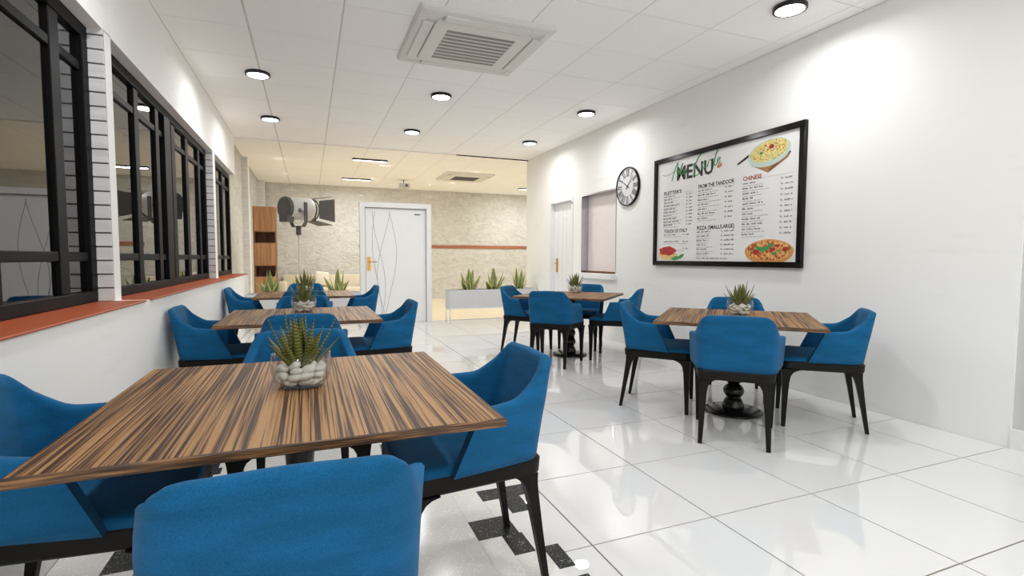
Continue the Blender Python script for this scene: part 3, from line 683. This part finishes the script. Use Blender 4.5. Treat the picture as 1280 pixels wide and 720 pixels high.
def make_pot():
    t = thing('potted_succulent', '', 'potted plant')
    pr_ = [(0.050, 0.0), (0.060, 0.002), (0.074, 0.02), (0.082, 0.045), (0.083, 0.07), (0.080, 0.098), (0.078, 0.098), (0.080, 0.07), (0.079, 0.045), (0.071, 0.021), (0.05, 0.006)]
    obj('glass_bowl', MB().lathe(pr_, 32, cap=False).lathe([(0.050, 0.0), (0.050, 0.006)], 32), 'bowl', t)
    rnd = random.Random(3); base = []
    for v in range(3):
        mb = MB().lathe([(math.sin(PI * k / 7), -math.cos(PI * k / 7)) for k in range(8)], 10, cap=False)
        mb.v = [(x * (1 + 0.10 * math.sin(3 * y + v)), y * (1 + 0.08 * math.cos(2 * x + v)), z) for x, y, z in mb.v]
        base.append(mb.mesh('pebble', 'pebble'))
    for ringz, n, rr in ((0.018, 8, 0.045), (0.036, 9, 0.053), (0.054, 9, 0.053), (0.066, 5, 0.030), (0.03, 4, 0.022)):
        for k in range(n):
            a = 2 * PI * (k + rnd.random() * 0.5) / n + ringz * 40
            o = link('pebble', rnd.choice(base), t, (rr * math.cos(a), rr * math.sin(a), ringz + rnd.uniform(-0.003, 0.003)), (rnd.uniform(-0.5, 0.5), rnd.uniform(-0.4, 0.4), a + PI / 2 + rnd.uniform(-0.5, 0.5)))
            s = rnd.uniform(0.78, 1.22); o.scale = (0.021 * s, 0.0155 * s, 0.0115 * s)
    for ring_, (n, tilt, L, r0) in enumerate(((3, 0.10, 0.150, 0.008), (6, 0.32, 0.155, 0.016), (7, 0.60, 0.150, 0.022), (5, 0.86, 0.120, 0.026))):
        for k in range(n):
            a = 2 * PI * (k + 0.35 * ring_ + rnd.uniform(-0.15, 0.15)) / n
            l = L * rnd.uniform(0.82, 1.06)
            o = obj('leaf', leaf_mb(l, 0.033, 0.013, -0.18 + rnd.uniform(-0.2, 0.1)), 'haw', t)
            o.location = (r0 * math.cos(a), r0 * math.sin(a), 0.055)
            o.rotation_euler = Matrix.Rotation(a + PI / 2, 4, 'Z').to_euler()
            o.rotation_euler = (Matrix.Rotation(a - PI / 2, 4, 'Z') @ Matrix.Rotation(-(tilt + rnd.uniform(-0.08, 0.08)), 4, 'X')).to_euler()
    return t
P0 = make_pot()
for i, ((x, y), rz, lab) in enumerate([((-0.03, 1.79), 0, 'succulent in a glass bowl of white pebbles on the nearest table'), ((-0.045, 4.28), 1.1, 'succulent in a pebble bowl on the middle window-side table'),
                                       ((-0.05, 6.50), 4.4, 'succulent in a pebble bowl on the farthest window-side table'),
                                       ((3.01, 2.92), 2.3, 'succulent in a pebble bowl on the table below the menu'), ((3.02, 5.50), 3.6, 'succulent in a pebble bowl on the table before the hatch')]):
    p = P0 if i == 0 else dup(P0, (x, y, 0.7), rz, lab)
    p.scale = (1.12,) * 3; p.location = (x, y, 0.7002); p.rotation_euler = (0, 0, rz); p['label'] = lab; p['group'] = 'succulents in pebble bowls on the tables'

# ================================================================== PLANTERS WITH SNAKE PLANTS
def planter(x0, lab):
    t = thing('floor_planter', lab, 'planter', (x0, 8.36, 0), 0, 'grey trough planters before the glass')
    L, D = 1.63, 0.30
    b = MB().box(0, L, 0, 0.012, 0.262, 0.575).box(0, L, D - 0.012, D, 0.262, 0.575).box(0, 0.012, 0.012, D - 0.012, 0.262, 0.575).box(L - 0.012, L, 0.012, D - 0.012, 0.262, 0.575).box(0.012, L - 0.012, 0.012, D - 0.012, 0.262, 0.28)
    obj('trough', b, 'planter', t); obj('soil', MB().box(0.012, L - 0.012, 0.012, D - 0.012, 0.28, 0.54), 'soil', t)
    for xx in (0.012, L - 0.012):
        def arc(): 
            return [(xx, 0.012, 0), (xx, 0.012, 0.20), (xx, 0.018, 0.228), (xx, 0.038, 0.245), (xx, D - 0.038, 0.245), (xx, D - 0.018, 0.228), (xx, D - 0.012, 0.20), (xx, D - 0.012, 0)]
        obj('leg_frame', MB().tube(arc(), 0.011), 'white', t)
    obj('rail', MB().box(0, L, -0.002, 0.02, 0.245, 0.262).box(0, L, D - 0.02, D + 0.002, 0.245, 0.262), 'white', t)
    return t
planter(2.19, 'pale grey trough planter on white legs right of the white door')
planter(-0.88, 'pale grey trough planter behind the window-side tables')
def make_snake(seed):
    rnd = random.Random(seed); t = thing('snake_plant', '', 'potted plant')
    for k in range(11):
        a = 2 * PI * k / 11 + rnd.uniform(-0.3, 0.3); tilt = rnd.uniform(0.3, 0.85) if k % 3 else rnd.uniform(0.0, 0.2)
        L = rnd.uniform(0.22, 0.36) if k % 3 else rnd.uniform(0.32, 0.42)
        o = obj('leaf', leaf_mb(L, 0.115, 0.008, -0.12), 'snake', t); r0 = 0.03 + 0.05 * tilt
        o.location = (r0 * math.cos(a), r0 * math.sin(a) * 0.7, 0.0)
        o.rotation_euler = (Matrix.Rotation(a - PI / 2, 4, 'Z') @ Matrix.Rotation(-tilt, 4, 'X') @ Matrix.Rotation(rnd.uniform(-0.6, 0.6), 4, 'Z')).to_euler()
    return t
for i, (x, lab) in enumerate(((2.58, 'yellow edged snake plant nearest the white door in the right planter'), (3.03, 'yellow edged snake plant in the middle of the right planter'), (3.52, 'yellow edged snake plant nearest the right wall'),
                              (-0.56, 'yellow edged snake plant in front of the wooden shelf'), (-0.06, 'yellow edged snake plant in the middle of the left planter'), (0.41, 'yellow edged snake plant left of the white door'))):
    s = make_snake(20 + i); s.location = (x, 8.51, 0.54); s['label'] = lab; s['group'] = 'snake plants in the trough planters'

# ================================================================== MENU BOARD
mb0, mz0, mz1, mw_ = 5.025, 1.04, 2.262, 1.97
mn = thing('menu_board', 'large framed menu poster with food pictures on the right wall', 'menu', (XR, mb0, 0))
def MF(x): return lambda s, z: (-x, -s, z)
f_ = MB(); FW = 0.052
f_.rbox(-0.04, 0, -mw_, 0, mz1 - FW, mz1, 0.004).rbox(-0.04, 0, -mw_, 0, mz0, mz0 + FW, 0.004).rbox(-0.04, 0, -FW, 0, mz0 + FW, mz1 - FW, 0.004).rbox(-0.04, 0, -mw_, -mw_ + FW, mz0 + FW, mz1 - FW, 0.004)
obj('frame', f_, 'black_gloss', mn)
obj('poster', MB().box(-0.018, -0.004, -mw_ + FW, -FW, mz0 + FW, mz1 - FW), 'paper', mn)
XT = 0.0192
def text_into(mb, string, size, s0, z0, mat=0, width=None, bold=0.0, x=XT, align='LEFT', xf=None):
    cu = bpy.data.curves.new('lettering', 'FONT'); cu.body = string; cu.size = size; cu.offset = bold; cu.resolution_u = 2; cu.align_x = align
    o = bpy.data.objects.new('lettering', cu); COL.objects.link(o)
    bpy.context.view_layer.update()
    me = o.evaluated_get(bpy.context.evaluated_depsgraph_get()).to_mesh()
    vv = [v.co.copy() for v in me.vertices]; ff = [tuple(p.vertices) for p in me.polygons]
    o.to_mesh_clear(); bpy.data.objects.remove(o); bpy.data.curves.remove(cu)
    if not vv: return
    xm = max(v.x for v in vv); k = (width / xm) if width else 1.0
    if xf: mb.add([xf(v.x * k, v.y) for v in vv], ff, mat)
    else: mb.add([(-x, -(s0 + v.x * k), z0 + v.y) for v in vv], ff, mat)
hd = MB(); text_into(hd, 'MENU', 0.205, 0.372, 1.985, 0, 0.56, 0.006); obj('heading_text', hd, ['ink', 'ink_red'], mn)
hd = MB(); text_into(hd, "PLETTER'S", 0.052, 0.165, 1.842, 0, 0.30, 0.0012); obj('heading_text', hd, ['ink', 'ink_red'], mn)
hd = MB(); text_into(hd, 'FROM THE TANDOOR', 0.055, 0.722, 1.852, 0, 0.49, 0.0012); obj('heading_text', hd, ['ink', 'ink_red'], mn)
hd = MB(); text_into(hd, 'TOUCH OF ITALY', 0.052, 0.180, 1.410, 0, 0.39, 0.0012); obj('heading_text', hd, ['ink', 'ink_red'], mn)
hd = MB(); text_into(hd, 'PIZZA (SMALL/LARGE)', 0.055, 0.715, 1.420, 0, 0.51, 0.0012); obj('heading_text', hd, ['ink', 'ink_red'], mn)
hd = MB(); text_into(hd, 'CHINESE', 0.054, 1.318, 1.848, 1, 0.215, 0.0012); obj('heading_text', hd, ['ink', 'ink_red'], mn)
# small print: item lines and prices, too small to read in the picture
rnd = random.Random(11)
sm = MB()
def words(s0, z, length, h, mat):
    s = s0
    while s < s0 + length:
        wl_ = min(rnd.uniform(0.03, 0.085), s0 + length - s)
        n = max(1, int(wl_ / (h * 0.62)))
        for k in range(n):
            hh = h * rnd.choice((0.62, 0.7, 1.0, 0.66)); cw = wl_ / n
            sm.flat([(s + k * cw, z), (s + k * cw + cw * 0.62, z), (s + k * cw + cw * 0.62, z + hh), (s + k * cw, z + hh)], MF(XT), mat)
        s += wl_ + h * 0.8
def price(sr, z, ln):
    text_into(sm, 'Rs.', 0.026, sr - ln, z, 0); words(sr - ln + 0.045, z, ln - 0.045, 0.016, 0)
def column(s0, sr, ztop, zbot, n, plen, ilen):
    for k in range(n):
        z = ztop - (ztop - zbot) * k / (n - 1) if n > 1 else ztop
        words(s0, z, ilen * rnd.uniform(0.45, 1.0), 0.017, 0); words(s0, z - 0.022, ilen * rnd.uniform(0.8, 1.25), 0.009, 1)
        price(sr, z - 0.004, plen * rnd.choice((1, 1, 1, 1.0)))
column(0.165, 0.640, 1.815, 1.490, 10, 0.10, 0.27)
column(0.180, 0.600, 1.380, 1.225, 3, 0.10, 0.30)
column(0.722, 1.205, 1.820, 1.530, 7, 0.11, 0.28)
column(0.715, 1.225, 1.390, 1.165, 6, 0.17, 0.20)
column(1.318, 1.860, 1.815, 1.340, 11, 0.125, 0.24)
words(0.715, 1.115, 0.44, 0.015, 0)
for s0, s1, z in ((0.30, 0.64, 1.842), (1.40, 1.86, 1.850), (0.72, 1.20, 1.842)): sm.flat([(s0, z), (s1, z), (s1, z + 0.002), (s0, z + 0.002)], MF(XT), 1)
q = obj('small_print', sm, ['ink3', 'ink2'], mn); q['kind'] = 'stuff'
# green script over the heading
def stroke(mb, pts, w, mat=0, x=0.0198):
    P = [Vector(p) for p in pts]; Q = []
    for i in range(len(P) - 1):           # Catmull-Rom
        p0, p1, p2, p3 = P[max(i - 1, 0)], P[i], P[i + 1], P[min(i + 2, len(P) - 1)]
        for k in range(6):
            t_ = k / 6; Q.append(0.5 * ((2 * p1) + (p2 - p0) * t_ + (2 * p0 - 5 * p1 + 4 * p2 - p3) * t_ ** 2 + (3 * p1 - p0 - 3 * p2 + p3) * t_ ** 3))
    Q.append(P[-1]); L_, R_ = [], []
    for i, p in enumerate(Q):
        d = Q[min(i + 1, len(Q) - 1)] - Q[max(i - 1, 0)]; n = Vector((-d.y, d.x)).normalized() if d.length > 1e-6 else Vector((0, 1))
        ww = w * (0.35 + 0.65 * abs(math.sin(math.atan2(d.y, d.x)))) / 2
        L_.append(p + n * ww); R_.append(p - n * ww)
    m_ = len(Q)
    mb.add([MF(x)(a.x, a.y) for a in L_] + [MF(x)(a.x, a.y) for a in R_], [(i, i + 1, m_ + i + 1, m_ + i) for i in range(m_ - 1)], mat)
sg = MB(); LN = 0.016
stroke(sg, [(0.30, 1.985), (0.335, 2.08), (0.385, 2.165), (0.395, 2.17), (0.385, 2.08), (0.39, 2.03)], LN)               # A
stroke(sg, [(0.14, 2.075), (0.20, 2.062), (0.29, 2.075), (0.38, 2.095), (0.41, 2.075)], LN * 0.7)
stroke(sg, [(0.41, 2.05), (0.455, 2.12), (0.475, 2.16), (0.46, 2.13), (0.44, 2.06), (0.455, 2.035), (0.48, 2.05)], LN)      # l
stroke(sg, [(0.54, 2.09), (0.51, 2.085), (0.495, 2.05), (0.515, 2.035), (0.54, 2.07), (0.545, 2.09), (0.535, 2.045), (0.56, 2.045)], LN * 0.9)  # a
stroke(sg, [(0.80, 2.205), (0.775, 2.215), (0.72, 2.18), (0.665, 2.10), (0.655, 2.03), (0.68, 1.995), (0.73, 2.01)], LN * 1.3)   # C
stroke(sg, [(0.82, 2.105), (0.79, 2.11), (0.765, 2.07), (0.785, 2.05), (0.815, 2.085), (0.825, 2.11), (0.815, 2.06), (0.84, 2.06)], LN)  # a
stroke(sg, [(0.85, 2.06), (0.868, 2.12), (0.885, 2.125), (0.895, 2.115), (0.90, 2.12)], LN * 0.9)                       # r
stroke(sg, [(0.995, 2.235), (0.96, 2.15), (0.94, 2.075), (0.955, 2.055), (0.98, 2.07)], LN * 1.1)                         # t
stroke(sg, [(0.82, 2.165), (0.90, 2.165), (0.96, 2.175), (1.00, 2.185)], LN * 0.6, 1)
stroke(sg, [(0.985, 2.09), (1.015, 2.105), (1.02, 2.125), (1.0, 2.125), (0.985, 2.09), (1.0, 2.07), (1.03, 2.085)], LN * 0.9)  # e
obj('script_text', sg, ['ink_green', 'ink_tan'], mn, label='green handwritten script over the heading')
def ell(cx, cz, rx, rz, n=28, rot=0.0, wob=0.0, ph=0):
    c, s = math.cos(rot), math.sin(rot); out = []
    for k in range(n):
        a = 2 * PI * k / n; w = 1 + wob * math.sin(5 * a + ph) + wob * 0.6 * math.sin(9 * a + 2 * ph)
        x, z = rx * w * math.cos(a), rz * w * math.sin(a); out.append((cx + x * c - z * s, cz + x * s + z * c))
    return out
def lf(cx, cz, L, W, r): return [(cx + x * math.cos(r) - z * math.sin(r), cz + x * math.sin(r) + z * math.cos(r)) for x, z in ((-L, 0), (-L * 0.3, W), (L * 0.5, W * 0.8), (L, 0), (L * 0.4, -W * 0.8), (-L * 0.4, -W))]
def print_part(name, layers, mats, label):
    mb = MB()
    for i, (poly, mi) in enumerate(layers): mb.flat(poly, MF(XT + 0.00025 * i), mi)
    obj(name, mb, mats, mn, label=label)
print_part('bean_print', [(ell(1.015, 2.075 - 0.03, 0.036, 0.020, 14, 0.3), 0)], ['ink_tan'], 'small tan printed bean beside the heading')
print_part('bowl_print', [([(1.41, 1.975), (1.60, 1.885), (1.80, 1.985), (1.83, 2.03), (1.70, 2.06), (1.45, 2.02)], 0), ([(1.62, 1.895), (1.83, 2.025), (1.82, 2.04), (1.60, 1.915)], 4),
                          ([(1.24, 2.022), (1.25, 2.005), (1.385, 2.06), (1.38, 2.085)], 3), (ell(1.60, 2.06, 0.228, 0.118, 32, 0.10), 1), (ell(1.60, 2.078, 0.205, 0.090, 32, 0.10, 0.02), 2), (ell(1.63, 2.11, 0.028, 0.02, 12), 5), (ell(1.52, 2.07, 0.02, 0.012, 10), 6)],
           ['napkin', 'mint', 'pasta', 'ink', 'wood_dark', 'ink_red', 'ink_green'], 'printed mint bowl of yellow pasta')
print_part('pizza_print', [(ell(1.625, 1.180, 0.262, 0.112, 36, 0, 0.008), 0), (ell(1.625, 1.192, 0.235, 0.088, 36, 0, 0.02), 1), (ell(1.49, 1.18, 0.035, 0.025, 12), 2), (ell(1.67, 1.20, 0.035, 0.018, 12, 0.3), 2), (ell(1.80, 1.20, 0.028, 0.022, 12), 2), (ell(1.72, 1.235, 0.03, 0.012, 12), 2),
                           (lf(1.56, 1.205, 0.05, 0.022, 0.1), 3), (lf(1.62, 1.218, 0.05, 0.02, 0.6), 3), (lf(1.52, 1.215, 0.04, 0.018, 2.6), 3), (lf(1.69, 1.165, 0.03, 0.014, 0.2), 3), (lf(1.66, 1.245, 0.03, 0.012, -0.3), 3)],
           ['crust', 'pizza', 'ink_red', 'ink_green'], 'printed pizza with basil leaves')
print_part('pasta_print', [(ell(0.255, 1.155, 0.165, 0.052, 28, -0.05, 0.04), 0), (ell(0.245, 1.205, 0.145, 0.050, 28, 0, 0.07, 1), 1), (lf(0.40, 1.125, 0.07, 0.022, 0.1), 2), (lf(0.48, 1.145, 0.055, 0.02, 0.35), 2), (lf(0.36, 1.115, 0.05, 0.016, -0.2), 2)],
           ['noodle', 'sauce', 'ink_green'], 'printed pasta with red sauce')

# ================================================================== CLOCK
ck = thing('wall_clock', 'round pale wall clock with black roman numerals beside the hatch', 'clock', (XR, 5.59, 2.04))
CR = 0.248
def CF(a, r, x): return (-x, -r * math.sin(a), r * math.cos(a))        # a clockwise from 12
rim = MB(); n = 48; rings = []
for r, x in ((CR, 0.0), (CR, 0.028), (CR - 0.004, 0.033), (CR - 0.014, 0.032), (CR - 0.016, 0.022)): rings.append([CF(2 * PI * k / n, r, x) for k in range(n)])
rim.loft(rings, 0, True, cap=False); obj('rim', rim, 'black_gloss', ck)
obj('dial', MB().loft([[CF(2 * PI * k / n, CR - 0.012, x) for k in range(n)] for x in (0.001, 0.020)], 0, False), 'clock', ck)
NUM = {1: 'I', 2: 'II', 3: 'III', 4: 'IIII', 5: 'V', 6: 'VI', 7: 'VII', 8: 'VIII', 9: 'IX', 10: 'X', 11: 'XI', 12: 'XII'}
for hnum, st in NUM.items():
    mb = MB(); a0 = hnum * PI / 6; r0, r1 = 0.130, 0.215
    wid = {'I': 0.018, 'V': 0.036, 'X': 0.036}; tot = sum(wid[c] for c in st); o = -tot / 2
    def L(p, q, th):
        (xa, ya), (xb, yb) = p, q
        mb.add([(-0.0206, -((r0 + y) * math.sin(a0) + x * math.cos(a0)), (r0 + y) * math.cos(a0) - x * math.sin(a0)) for x, y in ((xa - th, ya), (xa + th, ya), (xb + th, yb), (xb - th, yb))], [(0, 1, 2, 3)])
    hh = r1 - r0
    for c in st:
        w_ = wid[c]; m_ = o + w_ / 2
        if c == 'I': L((m_, 0), (m_, hh), 0.006)
        elif c == 'V': L((m_, 0), (m_ - 0.013, hh), 0.006); L((m_, 0), (m_ + 0.013, hh), 0.003)
        else: L((m_ + 0.013, 0), (m_ - 0.013, hh), 0.006); L((m_ - 0.013, 0), (m_ + 0.013, hh), 0.003)
        o += w_
    L((-tot / 2, 0), (-tot / 2 + 1e-4, 0.004), 0.0); mb.add([(-0.0206, -((r0 + y) * math.sin(a0) + x * math.cos(a0)), (r0 + y) * math.cos(a0) - x * math.sin(a0)) for x, y in ((-tot / 2, -0.003), (tot / 2, -0.003), (tot / 2, 0.003), (-tot / 2, 0.003))], [(0, 1, 2, 3)])
    mb.add([(-0.0206, -((r0 + y) * math.sin(a0) + x * math.cos(a0)), (r0 + y) * math.cos(a0) - x * math.sin(a0)) for x, y in ((-tot / 2, hh - 0.003), (tot / 2, hh - 0.003), (tot / 2, hh + 0.003), (-tot / 2, hh + 0.003))], [(0, 1, 2, 3)])
    obj('numeral', mb, 'ink', ck)
def hand(name, ang, ln, wd, x):
    mb = MB(); pts = [(-wd, -0.045), (wd, -0.045), (wd * 0.8, ln * 0.7), (0, ln), (-wd * 0.8, ln * 0.7)]
    mb.prism(pts, lambda a, b, d: (-(x + d), -(b * math.sin(ang) + a * math.cos(ang)), b * math.cos(ang) - a * math.sin(ang)), 0.002); obj(name, mb, 'ink', ck)
hand('hour_hand', math.radians(303), 0.135, 0.006, 0.022); hand('minute_hand', math.radians(45), 0.185, 0.0045, 0.025)
obj('hand_hub', MB().tube([(-0.020, 0, 0), (-0.029, 0, 0)], 0.010, 12), 'ink', ck)

# ================================================================== FAR ROOM THINGS
bk = thing('wooden_bookcase', 'tall warm brown wooden shelf unit behind the glass at left', 'shelf', (-1.10, 12.30, 0))
W_, D_ = 0.43, 0.50
obj('carcass', MB().box(0, 0.018, 0, D_, 0, 2.22).box(W_ - 0.018, W_, 0.04, D_, 0, 2.22).box(0.018, W_ - 0.018, D_ - 0.012, D_, 0, 2.22).box(0.018, W_ - 0.018, 0.01, D_ - 0.012, 2.202, 2.22), 'wood_dark', bk)
for z in (1.695, 1.435, 0.955, 0.70, 0.02): obj('shelf_board', MB().box(0.018, W_ - 0.018, 0.01, D_ - 0.012, z - 0.018, z), 'wood', bk)
for z0, z1 in ((1.695, 2.22), (0.955, 1.435), (0.02, 0.70)):
    for k in range(3): obj('door_panel', MB().rbox(-0.004 + k * W_ / 3, -0.004 + (k + 1) * W_ / 3 - 0.001, -0.024, -0.002, z0, z1, 0.002), 'wood', bk)

sp = thing('studio_spotlight', 'large grey studio spotlight with barn doors on a thin stand behind the glass', 'spotlight', (-0.155, 9.32, 0))
obj('stand_pole', MB().tube([(0, 0, 0.03), (0, 0, 1.53)], 0.012), 'lampgrey', sp)
for k in range(3):
    a = k * 2 * PI / 3 + 0.5; obj('stand_leg', MB().tube([(0, 0, 0.45), (0.30 * math.cos(a), 0.30 * math.sin(a), 0.012)], 0.010), 'lampdark', sp)
obj('stem', MB().tube([(0, 0, 1.50), (0, 0, 1.635)], 0.042, 14), 'lampdark', sp)
hx = math.radians(38)                        # barrel axis turned away from us, pointing right
ax = Vector((math.cos(hx), math.sin(hx), 0)); sd = Vector((-math.sin(hx), math.cos(hx), 0)); zz = Vector((0, 0, 1))
HC = Vector((0, 0, 1.935))
def SP(a, s, z): return HC + ax * a + sd * s + zz * z
def ringp(a, r, n=24, low=0.0): return [SP(a, r * math.cos(2 * PI * k / n), (r if math.sin(2 * PI * k / n) > 0 else r + low) * math.sin(2 * PI * k / n)) for k in range(n)]
obj('lamp_housing', MB().loft([ringp(-0.22, 0.175), ringp(-0.20, 0.185), ringp(0.12, 0.185), ringp(0.16, 0.195), ringp(0.20, 0.195)], 0, True), 'lampgrey', sp)
obj('rear_cap', MB().loft([ringp(-0.29, 0.14, 12), ringp(-0.27, 0.18, 12), ringp(-0.215, 0.188, 12)], 0, False), 'lampdark', sp)
bx = MB()
bx.loft([[SP(-0.285, -0.10, -0.23), SP(-0.16, -0.10, -0.23), SP(-0.16, 0.10, -0.23), SP(-0.285, 0.10, -0.23)], [SP(-0.285, -0.12, -0.06), SP(-0.16, -0.12, -0.06), SP(-0.16, 0.12, -0.06), SP(-0.285, 0.12, -0.06)]])
obj('ballast_box', bx, 'lampdark', sp)
obj('front_ring', MB().loft([ringp(0.205, 0.17), ringp(0.205, 0.195), ringp(0.235, 0.195), ringp(0.235, 0.165)], 0, True, cap=False).loft([ringp(0.27, 0.175), ringp(0.27, 0.19), ringp(0.285, 0.19), ringp(0.285, 0.175)], 0, True, cap=False), 'lampdark', sp)
obj('lens', MB().loft([ringp(0.18, 0.16), ringp(0.20, 0.16)], 0, True), 'lampgrey', sp)
yk = MB()
for s in (-1, 1):
    yk.loft([[SP(-0.03, s * 0.185, 0.10), SP(0.03, s * 0.185, 0.10), SP(0.03, s * 0.20, 0.10), SP(-0.03, s * 0.20, 0.10)], [SP(-0.03, s * 0.185, -0.22), SP(0.03, s * 0.185, -0.22), SP(0.03, s * 0.20, -0.22), SP(-0.03, s * 0.20, -0.22)], [SP(-0.03, s * 0.12, -0.29), SP(0.03, s * 0.12, -0.29), SP(0.03, s * 0.135, -0.305), SP(-0.03, s * 0.135, -0.305)]])
yk.loft([[SP(-0.03, -0.13, -0.30), SP(0.03, -0.13, -0.30), SP(0.03, -0.13, -0.285), SP(-0.03, -0.13, -0.285)], [SP(-0.03, 0.13, -0.30), SP(0.03, 0.13, -0.30), SP(0.03, 0.13, -0.285), SP(-0.03, 0.13, -0.285)]])
obj('yoke', yk, 'lampdark', sp)
obj('tilt_knob', MB().tube([SP(-0.10, -0.165, -0.04), SP(-0.10, -0.20, -0.04)], 0.035, 12), 'lampdark', sp)
for k in range(4):
    def D(a, b, th, k=k):
        u, v = ((b, th), (th, b), (b, -th), (-th, b))[k]; return SP(a, u, v)
    r = 0.185; m4 = MB()
    m4.loft([[D(0.275, -0.15, r), D(0.275, 0.15, r), D(0.275, 0.15, r + 0.006), D(0.275, -0.15, r + 0.006)], [D(0.55, -0.20, r + 0.06), D(0.55, 0.20, r + 0.06), D(0.55, 0.20, r + 0.066), D(0.55, -0.20, r + 0.066)]])
    obj('barn_door', m4, 'lampdark', sp)

sf = thing('cream_sofa', 'low cream sofa against the far stone wall', 'sofa', (0.35, 13.3, 0))
obj('seat', MB().rbox(-0.85, 0.85, -0.40, 0.38, 0.12, 0.40, 0.04, 3, smooth=True), 'cream', sf)
obj('backrest', MB().rbox(-0.95, 0.95, 0.24, 0.45, 0.12, 0.70, 0.03, 3, smooth=True), 'cream', sf)
for s in (-1, 1): obj('armrest', MB().rbox(s * 0.95 - 0.10, s * 0.95 + 0.10, -0.40, 0.40, 0.12, 0.55, 0.04, 3, smooth=True), 'cream', sf)
for sx in (-1, 1):
    for sy in (-1, 1): obj('leg', MB().tube([(sx * 0.8, sy * 0.32, 0), (sx * 0.8, sy * 0.32, 0.13)], 0.02), 'lampdark', sf)
tag(obj('white_cushion', MB().rbox(-0.17, 0.17, -0.06, 0.06, -0.17, 0.17, 0.05, 3, smooth=True), 'cushion', None, (0.27, 13.44, 0.605), (0, 0.12, 0)), 'white cushion leaning on the cream sofa', 'cushion')
bpy.context.view_layer.update()
